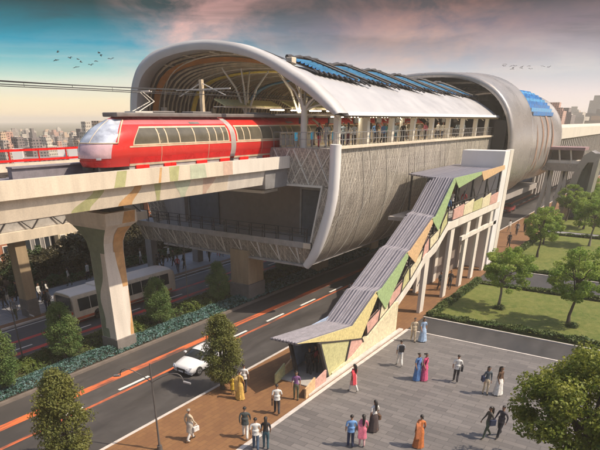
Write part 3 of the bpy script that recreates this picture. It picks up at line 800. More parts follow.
# catenary
for mx, my in ((32.6, 29.2), (14.0, 33.9)):
    pass
ct = thing('catenary_mast', 'slim beige overhead line mast standing between the two tracks', 'mast', (32.6, 29.2, 11.2))
MB().box(32.5, 32.75, 29.08, 29.32, 11.2, 16.5).build('post', M['traincream'], ct)
m = MB(); m.bar((32.6, 26.6, 15.9), (32.6, 31.6, 15.9), .08); m.bar((32.6, 27, 15.5), (32.6, 29.2, 16.3), .05); m.bar((32.6, 31.3, 15.5), (32.6, 29.2, 16.3), .05); m.build('arm', M['steel'], ct)
wm = mat('wire', (.03, .028, .028), .5)
for i, (yy, lab) in enumerate(((27.0, 'pair of thin black overhead wires above the red train'), (31.2, 'pair of thin black overhead wires above the far track'))):
    w = MB(); sx = -40; zt = 15.95 if i else 15.72; zb = 15.62 if i else 15.48
    seg = [(-40, 0), (-16, 0), (8, 0), (32.6, 0), (56, 0), (74, 0)]
    top = []; bot = []
    for a, b in zip(seg[:-1], seg[1:]):
        for q in range(8):
            u = q / 8; xx = lerp(a[0], b[0], u); top.append((xx, yy, zt - .12 * math.sin(math.pi * u))); bot.append((xx, yy, zb))
    w.tube(top, .022, 5); w.tube(bot, .022, 5)
    for q in range(0, len(top), 2): w.bar(top[q], bot[q], .015)
    tag(w.build('overhead_wire', wm), lab, 'wire')

M['lampgrey'] = mat('lamp_grey', (.13, .12, .115), .5, .3)
# ------------------------------------------------------------------ train
tr = thing('train', 'red metro train with bluish wraparound windscreen entering the station on the viaduct', 'train', (20, 27, 11.34)); tr.location = (20.45, 27, 11.52)
YC = 27.0
def trW(z):
    return interp([(1.16,), (1.24,), (1.33,), (1.36,), (1.35,), (1.31,), (1.2,), (.95,), (.5,), (.04,)], (z - 11.5) / 2.6)[0]
def trX(z):
    return interp([(20.05,), (19.95,), (19.92,), (19.98,), (20.12,), (20.36,), (20.68,), (21.1,), (21.7,), (22.4,)], (z - 11.5) / 2.6)[0]
ZL = [11.5 + 2.6 * (i / 26) for i in range(27)]
def nose(z, ph, off=0):
    D = 2.3; W = trW(z) + off; s, c = math.sin(ph), math.cos(ph)
    return (trX(z) - off + D * (1 - abs(c) ** .62), YC - W * math.copysign(abs(s) ** .8, s), z)
m = MB()
phs = [R(-90 + 180 * i / 36) for i in range(37)]
XE1 = 30.9
rows = []
for z in ZL:
    row = [(XE1, YC + trW(z), z)] + [nose(z, p) for p in phs] + [(XE1, YC - trW(z), z)]
    rows.append(row)
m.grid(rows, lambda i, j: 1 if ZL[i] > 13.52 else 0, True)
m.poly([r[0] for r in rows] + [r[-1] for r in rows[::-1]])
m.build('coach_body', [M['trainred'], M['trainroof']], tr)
def npatch(name, z0, z1, p0, p1, m_, off=.02, nz=10, npp=24, pfun=None):
    q = MB(); rws = []
    for i in range(nz + 1):
        z = lerp(z0, z1, i / nz); a, b = (p0, p1) if pfun is None else pfun(i / nz)
        rws.append([nose(z, R(lerp(a, b, j / npp)), off) for j in range(npp + 1)])
    q.grid(rws, 0, True); return q.build(name, m_, tr)
wsd = npatch('windscreen', 12.72, 13.86, -66, 66, M['bluglass'], .02, pfun=lambda u: (-66 + 10 * u, 66 - 10 * u))
npatch('nose_panel', 11.95, 12.68, -62, 62, M['trainpink'], .012)
npatch('bumper', 11.52, 11.82, -50, 50, M['trainred2'], .03)
q = MB()
for a, b in ((70, 70), (-70, -70)):
    q.tube([nose(12.7 + 1.1 * i / 8, R(lerp(a, b * .86, i / 8)), .03) for i in range(9)], .045, 6)
q.tube([nose(12.7, R(-70 + 140 * i / 20), .025) for i in range(21)], .03, 6)
q.tube([nose(12.72 + 1.1 * i / 6, R(8 + 4 * i / 6), .03) for i in range(7)], .018, 5)
q.build('windscreen_frame', M['traincream'], wsd)
for s in (-1, 1):
    q = MB(); q.grid([[nose(11.88 + .12 * i, R(s * (30 + 12 * j / 4)), .035) for j in range(5)] for i in range(2)]); q.build('headlight', M['white'], tr)
q = MB(); q.box(20.2, 21.2, 26.3, 27.7, 11.3, 11.52); q.box(19.9, 20.3, 26.75, 27.25, 11.36, 11.5); q.build('coupler', M['darksteel'], tr)
def sidep(x, z, s, off=.014): return (x, YC - s * (trW(z) + off), z)
def spatch(q, x0, x1, z0, z1, s, mi=0, off=.014, x0t=None, n=5):
    rws = []
    for i in range(n + 1):
        z = lerp(z0, z1, i / n); xa = x0 if x0t is None else lerp(x0, x0t, (i / n) ** 1.6)
        rws.append([sidep(xa, z, s, off), sidep(x1, z, s, off)])
    q.grid(rws, mi, True)
def side_windows(xa, xb, first=False):
    for s in (1, -1):
        q = MB(); spatch(q, xa, xb, 12.55, 13.5, s, 0, .008, xa + .9 if first else None); q.build('window_band', M['traincream'], tr)
        x = xa + .12; k = 0
        ws = [(1.9, .9), (.55, 0), (.95, 0), (1.25, 0), (1.25, 0), (.6, 0), (.6, 0), (1.25, 0), (1.25, 0), (.6, 0)] if first else [(.6, 0), (.6, 0)] + [(1.25, 0)] * 3 + [(.6, 0), (.6, 0)] + [(1.25, 0)] * 3
        for w_, sl in ws:
            if x + w_ > xb - .05: w_ = xb - .1 - x
            if w_ < .25: break
            q = MB(); spatch(q, x, x + w_, 12.63, 13.42, s, 0, .018, x + sl * .8 if sl else None)
            q.build('window', M['trainglass'], tr); x += w_ + .1; k += 1
def coach_extras(xa, xb):
    for s in (1, -1):
        q = MB(); spatch(q, xa, xb, 12.46, 12.53, s, 0, .012); spatch(q, xa, xb, 11.5, 11.62, s, 0, .014, n=2)
        for xd in (lerp(xa, xb, .27), lerp(xa, xb, .74)): spatch(q, xd, xd + .03, 11.62, 13.5, s, 0, .02)
        q.build('trim_line', M['traincream'], tr)
        q = MB(); spatch(q, xa, xb, 11.62, 11.95, s, 0, .01, n=2); q.build('lower_band', M['trainred2'], tr)
    q = MB(); L = xb - xa
    q.box(xa, xb, YC - 1.12, YC + 1.12, 11.3, 11.5); q.build('underframe', M['traingrey'], tr)
    for u in (.05, .3, .62, .88):
        q = MB(); q.box(xa + L * u, xa + L * u + 1.0, YC - 1.22, YC - 1.1, 11.22, 11.52); q.build('skirt_panel', M['trainred2'], tr)
    q = MB(); q.box(xa + (.9 if xa < 21.5 else 0), xb, YC - .62, YC + .62, 13.98, 14.2)
    q.build('roof_deck', M['roofgear'], tr, .05)
    for u in (.32, .7):
        q = MB(); q.box(xa + L * u, xa + L * u + 1.8, YC - .5, YC + .5, 14.2, 14.3); q.build('air_conditioner', M['roofgear'], tr, .05)
    q = MB(); spatch(q, lerp(xa, xb, .62), lerp(xa, xb, .62) + .9, 13.6, 13.72, 1, 0, .02); q.build('route_display', M['roofgear'], tr)
side_windows(22.25, 30.7, True); coach_extras(22.0, 30.9)
for cxa in (31.35, 43.1, 54.85):
    cxb = cxa + 11.3
    q = MB(); q.grid([[(cxa, YC - trW(z), z) for z in ZL] + [(cxa, YC + trW(z), z) for z in ZL[::-1]], [(cxb, YC - trW(z), z) for z in ZL] + [(cxb, YC + trW(z), z) for z in ZL[::-1]]],
                     lambda i, j: 1 if (13 < 0) else 0, True, True)
    q.poly([(cxa, YC - trW(z), z) for z in ZL] + [(cxa, YC + trW(z), z) for z in ZL[::-1]]); q.poly([(cxb, YC - trW(z), z) for z in ZL] + [(cxb, YC + trW(z), z) for z in ZL[::-1]])
    q.build('coach_body', M['trainred'], tr)
    side_windows(cxa + .2, cxb - .2); coach_extras(cxa, cxb)
    q = MB(); zz = [11.6 + 2.3 * i / 10 for i in range(11)]
    q.grid([[(cxa - .48, YC - trW(z) - .02, z) for z in zz] + [(cxa - .48, YC + trW(z) + .02, z) for z in zz[::-1]], [(cxa + .03, YC - trW(z) - .02, z) for z in zz] + [(cxa + .03, YC + trW(z) + .02, z) for z in zz[::-1]]], 0, True, True)
    q.build('gangway', M['traingrey'], tr)
q = MB()
b0 = Vector((23.9, YC, 14.25)); e1 = Vector((25.3, YC, 14.8)); c1 = Vector((24.5, YC, 15.28))
for s in (-.3, .3):
    q.bar(b0 + Vector((0, s, 0)), e1 + Vector((0, s * .6, 0)), .035); q.bar(e1 + Vector((0, s * .6, 0)), c1 + Vector((0, s * .4, 0)), .028)
q.bar(c1 + Vector((0, -.7, .02)), c1 + Vector((0, .7, .02)), .07); q.bar(c1 + Vector((.25, -.6, 0)), c1 + Vector((.25, .6, 0)), .05)
q.box(23.5, 25.2, YC - .45, YC + .45, 14.2, 14.27); q.build('pantograph', M['steel'], tr)

# ------------------------------------------------------------------ stair entrance
sx = thing('stair_entrance', 'covered entrance stair with stepped grey canopy and coloured panels rising from the plaza', 'stairway', (30, 16, 0))
YR, YL = 14.6, 17.15
Rt = [(22.83, 14.6, 3.33), (29.22, 14.6, 2.47), (32.4, 14.6, 3.93), (33.23, 14.6, 3.97), (37.1, 14.6, 5.68), (37.63, 14.6, 5.72), (41.37, 14.6, 7.45), (41.99, 14.6, 7.48), (45.24, 14.6, 9.96)]  # canopy, landing and fascia corners: image pixels unprojected onto chosen planes
Lt = [(23.81, 17.15, 2.81), (29.99, 17.15, 2.08), (32.88, 17.15, 3.54), (33.61, 17.15, 3.59), (37.93, 17.15, 5.55), (38.8, 17.15, 5.59), (42.5, 17.15, 7.42), (43.29, 17.15, 7.48), (46.65, 17.15, 9.81)]
for i in range(8):
    p = [Rt[i], Rt[i + 1], Lt[i + 1], Lt[i]]
    q = MB(); q.prism(p, (0, 0, -.1)); q.build('canopy_panel', M['canopy'], sx)
    # standing seams along the slope
    q = MB()
    for k in range(1, 10):
        a = Vector(Rt[i]).lerp(Vector(Lt[i]), k / 10); b = Vector(Rt[i + 1]).lerp(Vector(Lt[i + 1]), k / 10)
        q.bar(a + Vector((0, 0, .03)), b + Vector((0, 0, .03)), .05, .07)
    q.build('canopy_seam', M['seam'], sx)
ZT = 9.85
land = [(46.49, 15.0, 9.85), (53.97, 15.04, 9.85), (63.37, 15.42, 9.85), (65.29, 17.8, 9.85), (61.5, 20.1, 9.85), (48.26, 19.67, 9.85), (46.17, 16.97, 9.85)]
q = MB(); q.prism(land, (0, 0, -.12)); q.build('landing_canopy', M['canopy'], sx)
def fascia(pts, mt, y=14.52):
    q = MB(); q.prism([(p[0], y, p[1]) for p in pts], (0, .06, 0)); q.build('fascia', M[mt], sx)
def P(*l): return l
fascia([(22.7, 3.39), (29.06, 2.53), (32.22, 3.99), (32.44, 3.63), (30.34, 1.26), (24.14, 3.01)], 'c_yellow')
fascia([(32.08, 3.92), (33.05, 4.03), (36.89, 5.72), (37.09, 5.34), (33.96, 2.33)], 'c_green')
fascia([(36.73, 5.68), (37.42, 5.77), (41.14, 7.48), (41.28, 7.1), (38.6, 4.62)], 'c_peach')
fascia([(40.95, 7.44), (41.76, 7.51), (44.99, 9.98), (45.37, 9.66), (42.75, 6.31)], 'c_green')
fascia([(44.99, 9.98), (52.11, 9.99), (52.25, 9.74), (46.33, 9.14)], 'c_green')
fascia([(52.12, 9.97), (59.66, 10.09), (59.93, 9.72), (53.19, 9.18)], 'c_peach')
# front gable walls and posts at the entrance
def wallp(name, pts, mt, y=14.5, d=.1):
    q = MB(); q.prism([(p[0], y, p[1]) for p in pts], (0, d, 0)); o = q.build(name, M[mt], sx)
    q = MB()
    for a, b in zip(pts, pts[1:] + pts[:1]): q.bar((a[0], y - .01, a[1]), (b[0], y - .01, b[1]), .07)
    q.build('panel_frame', M['darksteel'], o)
wallp('side_panel', [(24.99, 2.71), (28.66, 1.73), (28.02, -0.17), (26.25, -0.18)], 'c_olive')
wallp('side_panel', [(28.79, 1.69), (30.44, 1.27), (31.0, 0.49), (29.51, -0.15), (28.16, -0.18)], 'c_pink')
pl = [(31.2, 1.15), (35.58, 2.43), (38.2, 3.52), (40.55, 4.85), (42.74, 5.32), (44.97, 6.61)]
def pz(x):
    for a, b in zip(pl[:-1], pl[1:]):
        if x <= b[0]: return lerp(a[1], b[1], (x - a[0]) / (b[0] - a[0]))
    return pl[-1][1]
xe = [31.3, 33.0, 34.6, 36.5, 38.0, 39.9, 41.4, 43.2, 44.9]
for k, (xa, xb) in enumerate(zip(xe[:-1], xe[1:])):
    h_ = .95 + .2 * (k % 2)
    wallp('side_panel', [(xa + .04, pz(xa) + .03), (xb - .04, pz(xb) + .03), (xb - .04 + .25 * (-1) ** k, pz(xb) + h_), (xa + .04 - .25 * (-1) ** k, pz(xa) + h_)], ('c_pink', 'c_cream', 'c_pink', 'c_olive', 'c_cream', 'c_pink', 'c_cream', 'c_olive')[k], 14.6 + .003 * (k % 2), .08)
for (a, b, c, d_, mt) in ((454, 216, 462, 204, 'c_pink'), (464, 212, 474, 200, 'c_cream'), (475, 207, 483, 197, 'c_olive'), (484, 203.5, 493, 193, 'c_cream'), (494, 199.5, 502, 189, 'c_pink')):
    pass
xl0, xl1 = 45.8, 59.0
for i in range(5):
    xa = lerp(xl0, xl1, i / 5); xb = lerp(xl0, xl1, (i + 1) / 5)
    q = MB(); q.prism([(xa + .05, 14.5, 6.75), (xb - .05, 14.5, 6.75), (xb - .05, 14.5, 7.7 + .15 * (i % 2)), (xa + .05, 14.5, 7.55)], (0, .08, 0))
    q.build('side_panel', M[('c_pink', 'c_cream', 'c_olive', 'c_cream', 'c_pink')[i]], sx)
def cpost(a, b, w_): MB().bar(a, b, w_).build('canopy_post', M['darksteel'], sx)
for i in range(4):
    xx = 46.2 + i * 4.2; cpost((xx, 14.62, 6.7), (xx, 14.62, ZT - .1), .14); cpost((xx, 17.1, 6.7), (xx, 17.1, ZT - .1), .14)
    q = MB(); q.bar((xx + 1.4, 14.62, 7.6), (xx + .1, 14.62, 9.0), .07); q.bar((xx + 1.5, 14.62, 7.6), (xx + 2.8, 14.62, 9.2), .07); q.build('brace', M['darksteel'], sx)
cpost((49.6, 19.9, 6.6), (49.6, 19.9, ZT), .14); cpost((49.6, 18, 6.6), (49.6, 18, ZT), .14)
MB().bar((45.4, 14.6, 8.0), (59, 14.6, 8.0), .06).build('handrail', M['darksteel'], sx)
for i in (2, 4, 6):
    a = Rt[i]; cpost((a[0] + .6, 14.68, a[2] - 2.0), (a[0] + .6, 14.68, a[2] - .05), .13); b = Lt[i]; cpost((a[0] + .6, 17.1, a[2] - 2.0), (a[0] + .9, 17.1, a[2] - .1), .13)
# leaning entrance posts, blue inner walls
q = MB(); q.bar((24.88, 14.5, 2.75), (26.19, 14.5, -0.15), .2, .14); q.build('entrance_post', M['darksteel'], sx)
a = (24.92, 16.5, 2.35); b = (24.92, 15.9, 0.1); q = MB(); q.bar(a, b, .2, .16); q.build('entrance_post', M['darksteel'], sx)
MB().box(25.9, 33, 17.0, 17.1, .1, 2.3).build('inner_wall', M['innerblue'], sx)
q = MB(); q.prism([(29.5, 14.65, .1), (29.5, 17.0, .1), (29.5, 17.0, 2.1), (29.5, 14.65, 2.1)], (.1, 0, 0)); q.build('inner_wall', M['innerblue'], sx)
MB().box(24.3, 33, 14.55, 17.1, .1, .16).build('entrance_floor', M['soffit'], sx)
# flight of steps with landings
q = MB(); n = 40
for i in range(n):
    xa = lerp(29.5, 45.4, i / n); z = lerp(.2, 6.6, (i + 1) / n); q.box(xa, xa + .42, 14.75, 17.0, z - .26, z)
q.build('stair_flight', M['concrete'], sx)
MB().box(45.4, 60.5, 14.75, 20.0, 6.3, 6.6).build('landing', M['concrete'], sx)
# stringers (near, far)
for y0, nm in ((14.5, 'stringer'), (17.0, 'stringer')):
    q = MB(); s_ = [(35.58, 2.43), (38.2, 3.52), (40.55, 4.85), (42.74, 5.32), (44.97, 6.61), (60.2, 6.72)]
    up = [(x, z) for x, z in s_]; dn = [(x + .15, z - .62) for x, z in s_][::-1]
    pts = up + dn
    for i in range(len(s_) - 1):
        a0, a1 = s_[i], s_[i + 1]
        q.prism([(a0[0], y0, a0[1]), (a1[0], y0, a1[1]), (a1[0], y0, a1[1] - .6), (a0[0], y0, a0[1] - .6)], (0, .25, 0))
    q.build(nm, M['cream2'], sx)
# solid white base wall of the lower flight
q = MB(); x_t = 35.46; z_t = 2.47
q.prism([(26.5, 14.45, .1), (x_t + .5, 14.45, .1), (x_t + .5, 14.45, z_t - .1), (x_t, 14.45, z_t), (29.2, 14.45, .5), (26.5, 14.45, .3)], (0, .3, 0)); q.build('base_wall', M['c_cream'], sx)
MB().box(23.3, 36.5, 14.1, 14.42, .1, .22).build('base_kerb', M['kerb'], sx)
MB().box(49.3, 60.2, 14.55, 14.8, 4.5, 4.85).build('tie_beam', M['cream2'], sx)
MB().box(49.3, 60.2, 17.0, 17.25, 4.5, 4.85).build('tie_beam', M['cream2'], sx)
for cx_ in (41.3, 46.6, 50.9, 54.4, 58.2):
    zt = 6.4 if cx_ > 45 else 5.06 - .3
    for cy_ in (14.6, 17.1):
        q = MB(); q.prism([(cx_ - .38, cy_, .1), (cx_ + .38, cy_, .1), (cx_ + .5, cy_, zt), (cx_ - .42, cy_, zt)], (0, .28, 0)); q.build('column', M['cream2'], sx, .02)
# low coloured wing walls by the entrance
for pts, mt in (([(23.6, 16.59, 0.1), (24.83, 16.78, 0.1)], 'c_olive'), ([(24.83, 16.78, 0.1), (25.85, 16.87, 0.1)], 'c_peach'), ([(22.97, 14.1, 0.1), (24.12, 14.21, 0.1)], 'c_peach'), ([(24.12, 14.21, 0.1), (25.4, 14.22, 0.1)], 'c_pink')):
    a, b = Vector(pts[0]), Vector(pts[1]); q = MB(); n_ = Vector((0, .1, 0))
    q.prism([a, b, b + Vector((0, 0, .85)), a + Vector((0, 0, .6))], n_); q.build('wing_wall', M[mt], sx)
# tower at the head of the stair
MB().box(59.2, 61.0, 14.55, 18.7, .1, 11.35).build('lift_tower', M['white'], sx, .03)
q = MB(); q.box(61.0, 62.2, 14.5, 15.0, .1, 11.4); q.build('blade_wall', M['cream2'], sx, .03)
MB().box(60.0, 61.5, 18.7, 20.4, 6.5, 9.8).build('link_wall', M['concrete'], sx)
q = MB(); q.box(47.5, 59.0, 17.3, 17.45, .1, 4.4); q.build('rear_wall', M['mezz'], sx)

# ------------------------------------------------------------------ second entrance beside the tube
s2 = thing('side_entrance', 'second station entrance with flat roofed bridge and arched leg beside the grey tube', 'stairway', (100, 14, 0))
MB().box(98.5, 102.5, 12.9, 18.6, 9.95, 10.35).build('roof', mat('roof_plum', (.32, .20, .20), .6), s2)
MB().box(98.8, 102.2, 13.2, 19.5, 7.0, 8.1).build('bridge', M['tube'], s2)
MB().box(99, 102, 13.3, 19.0, 8.1, 8.5).build('parapet', M['cream2'], s2)
q = MB()
for yy in (14.4, 16.0, 18.0): q.bar((99, yy, 8.1), (99, yy + .5, 10), .2); q.bar((102, yy, 8.1), (102, yy + .4, 10), .2)
q.build('canopy_post', M['cream2'], s2)
MB().box(101.8, 102.0, 13.4, 18.4, 8.3, 10).build('rear_screen', M['mezz'], s2)
q = MB()
for yy in (15.0, 17.2):
    q.bar((100, yy - .6, .1), (100, yy + .1, 7.0), .55, .9); q.bar((100, yy + .9, .1), (100, yy + .3, 7.0), .55, .9)
q.build('support_leg', M['cream2'], s2)
q = MB(); arc = [(98.6, 14.1 , .1), (98.6, 14.0, 5.5), (98.6, 13.6, 7.6), (98.6, 12.9, 9.3), (98.6, 12.0, 9.9), (98.6, 11.4, 9.6)]
inn_ = [(98.6, 11.4, 8.4), (98.6, 12.2, 8.3), (98.6, 12.7, 7.2), (98.6, 13.0, 5.5), (98.6, 13.1, .1)]
q.prism(arc + inn_, (4, 0, 0)); q.prism([(98.6, 11.4, .1), (98.6, 10.9, .1), (98.6, 10.7, 9.6), (98.6, 11.4, 9.6)], (4, 0, 0)); q.build('arch_leg', M['tube'], s2)
MB().box(101, 101.2, 11.4, 13.2, .1, 8.5).build('rear_screen', M['concrete'], s2)

# ------------------------------------------------------------------ far approach viaduct
fv = thing('approach_viaduct', 'pale far viaduct with slatted side screen beyond the grey tube', 'viaduct', (140, 28, 0))
q = MB(); q.box(106.3, 460, 20, 36, 10.9, 11.3); q.box(106.3, 460, 20, 20.4, 11.3, 12.75); q.box(106.3, 460, 35.6, 36, 11.3, 12.75); q.build('girder', M['cream2'], fv)
q = MB(); x = 107
while x < 330: q.box(x, x + .8, 20.2, 20.6, 2.5, 10.9); x += 2.2
q.build('slat_screen', M['concrete'], fv)
MB().box(107, 330, 20.9, 21.1, 2.5, 10.9).build('screen_backing', M['soffit'], fv)
for xx in (128, 160, 195, 235, 280): MB().box(xx - 1, xx + 1, 27.8, 30.2, 0, 10.9).build('pier', M['concrete'], fv)

# ------------------------------------------------------------------ road vehicles
wheel_m = mat('tyre', (.02, .02, .02), .8); hub_m = mat('hub', (.4, .4, .41), .3, .8)
def wheel(x, y, r, w, parent):
    q = MB(); ns = 20
    prof_ = [(r * .62, -w / 2), (r * .93, -w / 2), (r, -w * .3), (r, w * .3), (r * .93, w / 2), (r * .62, w / 2)]
    q.grid([[(x + pr * math.cos(2 * math.pi * k / ns), y + py, r + pr * math.sin(2 * math.pi * k / ns)) for pr, py in prof_] for k in range(ns + 1)], 0, True)
    o = q.build('wheel', wheel_m, parent)
    h = MB(); s = -1 if y < 0 else 1
    for k in range(ns):
        pass
    h.poly([(x + r * .63 * math.cos(2 * math.pi * k / ns), y + s * w * .36, r + r * .63 * math.sin(2 * math.pi * k / ns)) for k in range(ns)])
    for k in range(5):
        a = 2 * math.pi * k / 5; h.bar((x, y + s * w * .42, r), (x + r * .6 * math.cos(a), y + s * w * .42, r + r * .6 * math.sin(a)), .07, .04, up=(0, 1, 0))
    h.build('rim', hub_m, o); return o
def make_car(label, paint, loc, rz, L=4.2):
    c = thing('parked_car' if 0 else 'car', label, 'car', loc, rz, None); ORG[c.name] = None
    # front toward -X
    st_ = [(-2.1, .34, .50, .55), (-2.06, .24, .62, .70), (-1.9, .2, .70, .80), (-1.4, .18, .80, .85), (-.8, .18, .88, .87), (0, .18, .90, .88), (.9, .18, .91, .88), (1.5, .2, .93, .86), (1.95, .26, .90, .80), (2.08, .34, .80, .72), (2.1, .42, .66, .62)]
    rows = []
    for x, zb, zt, w in st_:
        half = [(w * .82, zb), (w * .98, zb + .12), (w, lerp(zb, zt, .55)), (w * .95, zt - .09), (w * .86, zt - .01), (w * .4, zt + .025), (0, zt + .035)]
        rows.append([(x, -y, z) for y, z in half] + [(x, y, z) for y, z in half[::-1][1:]])
    q = MB(); q.grid(rows, 0, True); q.poly(rows[0]); q.poly(rows[-1]); 
    q.box(-1.9, 1.9, -.7, .7, .17, .22)
    q.build('body', paint, c)
    gl = [(-.95, .88, .89, .74, .70), (-.35, .88, 1.22, .76, .60), (.0, .89, 1.30, .77, .57), (.6, .90, 1.32, .77, .57), (1.15, .91, 1.22, .76, .58), (1.75, .93, .95, .70, .64)]
    rows = [[(x, -wb, zb), (x, -lerp(wb, wt, .93), lerp(zb, zt, .9)), (x, -wt * .85, zt), (x, 0, zt + .02), (x, wt * .85, zt), (x, lerp(wb, wt, .93), lerp(zb, zt, .9)), (x, wb, zb)] for x, zb, zt, wb, wt in gl]
    q = MB(); q.grid(rows, lambda i, j: 0 if (i in (0, 4) or j in (0, 5)) else 1, True); q.build('cabin', [M['glass'], paint], c)
    for s in (-1, 1):
        q = MB(); q.bar((-.3, s * .70, 1.16), (-.9, s * .77, .9), .04); q.bar((.35, s * .755, .9), (.35, s * .63, 1.28), .05); q.build('pillar_trim', M['darksteel'], c)
        q = MB(); q.box(-.72, -.55, s * .95 - .08, s * .95 + .08, .93, 1.04); q.build('mirror', paint, c, .02)
        q = MB(); q.prism([(-2.04, s * .42, .52), (-2.0, s * .74, .55), (-1.88, s * .78, .68), (-2.03, s * .5, .63)], (-.05, 0, 0)); q.build('headlight', M['bluglass'], c)
        q = MB(); q.box(2.02, 2.1, s * .62 - .12, s * .62 + .12, .62, .78); q.build('tail_light', M['trainred2'], c)
    q = MB(); q.prism([(-2.1, -.3, .3), (-2.1, .3, .3), (-2.1, .36, .56), (-2.1, -.36, .56)], (-.02, 0, 0)); q.build('grille', M['dark'], c)
    q = MB(); q.box(-2.14, -2.12, -.2, .2, .33, .42); q.build('number_plate', M['white'], c)
    for x in (-1.3, 1.28):
        for s in (-1, 1): wheel(x, s * .79, .3, .2, c)
    return c
car_white = mat('car_white', (.72, .72, .74), .18, var=.03)
car_red = mat('car_red', (.5, .02, .02), .2, var=.05); car_black = mat('car_black', (.03, .03, .035), .2, var=.05)
make_car('white sedan with open headlights driving on the near road behind the round footpath tree'.replace('open headlights', 'pale headlights'), car_white, (23.35, 22.1, .0), R(0), 4.2).scale = (.95, .95, .97)
make_car('small red car on the road below the grey tube', car_red, (102.5, 23.2, 0), R(0))
make_car('small black car far down the road past the side entrance', car_black, (160, 25.5, 0), R(0))

def make_bus():
    b = thing('bus', 'cream city bus with white roof on the far road behind the painted pier', 'bus', (23.5, 35.2, 0))
    x0, x1, y0, y1 = 23.5, 34.4, 35.2, 37.5
    sec_ = [(y0, .3), (y0 - .02, 1.1), (y0 + .03, 1.9), (y0 + .14, 2.22), (y0 + .38, 2.34), ((y0 + y1) / 2, 2.38), (y1 - .38, 2.34), (y1 - .14, 2.22), (y1 - .03, 1.9), (y1 + .02, 1.1), (y1, .3)]
    xs_ = [(x0 + .1, .93), (x0, .97), (x0 + .12, 1), (x1 - .9, 1), (x1 - .35, .97), (x1 - .05, .86), (x1, .75)]
    cy_ = (y0 + y1) / 2
    q = MB(); rows = [[(x, cy_ + (y - cy_) * (1 if k == 1 else k ** .35), .3 + (z - .3) * k) for y, z in sec_] for x, k in xs_]
    q.grid(rows, lambda i, j: 1 if 3 <= j <= 6 else 0, True); q.poly(rows[0]); q.poly(rows[-1]); q.box(x0 + .1, x1 - .2, y0 + .1, y1 - .1, .28, .34)
    q.build('body', [M['cream'], M['white']], b)
    q = MB()
    q.grid([[(x, y0 - .05 + .05 * u, lerp(1.02, 1.95, u)) for x in (x0 + .5, x1 - .9)] for u in (0, .5, 1)], 0, False); wb = q.build('side_window', M['glass'], b)
    q = MB()
    for k in range(1, 9): x = lerp(x0 + .5, x1 - .9, k / 9); q.bar((x, y0 - .05, 1.02), (x, y0 + .0, 1.95), .04)
    q.build('window_post', M['cream2'], wb)
    q = MB(); q.prism([(x0 - .012, y0 + .22, 1.1), (x0 - .012, y1 - .22, 1.1), (x0 + .03, y1 - .3, 2.08), (x0 + .03, y0 + .3, 2.08)], (-.015, 0, 0)); q.build('rear_window', M['glass'], b)
    q = MB(); q.prism([(x1 + .02, y0 + .25, 1.0), (x1 + .02, y1 - .25, 1.0), (x1 - .14, y1 - .3, 1.9), (x1 - .14, y0 + .3, 1.9)], (.02, 0, 0)); q.build('windscreen', M['glass'], b)
    q = MB(); q.box(x0 + 2.6, x0 + 4.6, cy_ - .5, cy_ + .5, 2.36, 2.52); q.build('roof_unit', M['white'], b, .04)
    q = MB(); q.box(x0 + .2, x1 - .6, y0 - .03, y0 - .005, .36, .56); q.build('stripe', M['orange_trail_stripe'], b)
    for xx in (x0 + 2.2, x1 - 2.2):
        for yy in (y0 + .1, y1 - .1):
            q = MB(); ns = 18
            q.grid([[(xx + pr * math.cos(2 * math.pi * k / ns), yy + py, .42 + pr * math.sin(2 * math.pi * k / ns)) for pr, py in ((.05, -.13), (.4, -.13), (.42, -.08), (.42, .08), (.4, .13), (.05, .13))] for k in range(ns + 1)], 0, True); q.build('wheel', wheel_m, b)
    for s in (0, 1):
        q = MB(); yy = y0 + .12 + s * (y1 - y0 - .4); q.box(x0 - .03, x0 + .02, yy, yy + .16, .8, 1.0); q.build('tail_light', M['trainred2'], b)
make_bus()

# ------------------------------------------------------------------ street lamps
def lamp(x, y, h, label, rz=R(90), z0=.1, span=1.5):
    l = thing('street_lamp', label, 'street lamp', (x, y, z0), rz, 'double armed street lamps'); ORG[l.name] = None
    q = MB(); q.tube([(0, 0, 0), (0, 0, h * .2), (0, 0, h + .35)], [.062, .048, .03], 8); q.tube([(0, 0, 0), (0, 0, .25)], [.14, .12], 8); q.build('pole', M['lampgrey'], l)
    for s in (-1, 1):
        q = MB(); q.tube([(0, 0, h - .55)] + [(s * span * math.sin(R(90 * k / 8)), 0, h - .55 + .55 * math.sin(R(160 * k / 8)) ) for k in range(1, 9)], .022, 6); a_ = q.build('arm', M['lampgrey'], l)
        q = MB(); zz = h - .55 + .55 * math.sin(R(160)); q.prism([(s * span, -.055, zz - .04), (s * (span + .34), -.04, zz - .1), (s * (span + .34), .04, zz - .1), (s * span, .055, zz - .04)], (0, 0, .08)); q.build('lamp_head', M['greysteel'], a_, .015)
lamp(14.58, 16.98, 4.1, 'dark double armed street lamp on the brown footpath at the bottom edge', R(112))
lamp(32.2, 31.7, 5.0, 'double armed street lamp in the median between two small trees', R(108), .13)
lamp(17.2, 32.2, 3.6, 'double armed street lamp at the left edge of the photo in the median', R(100), .13)

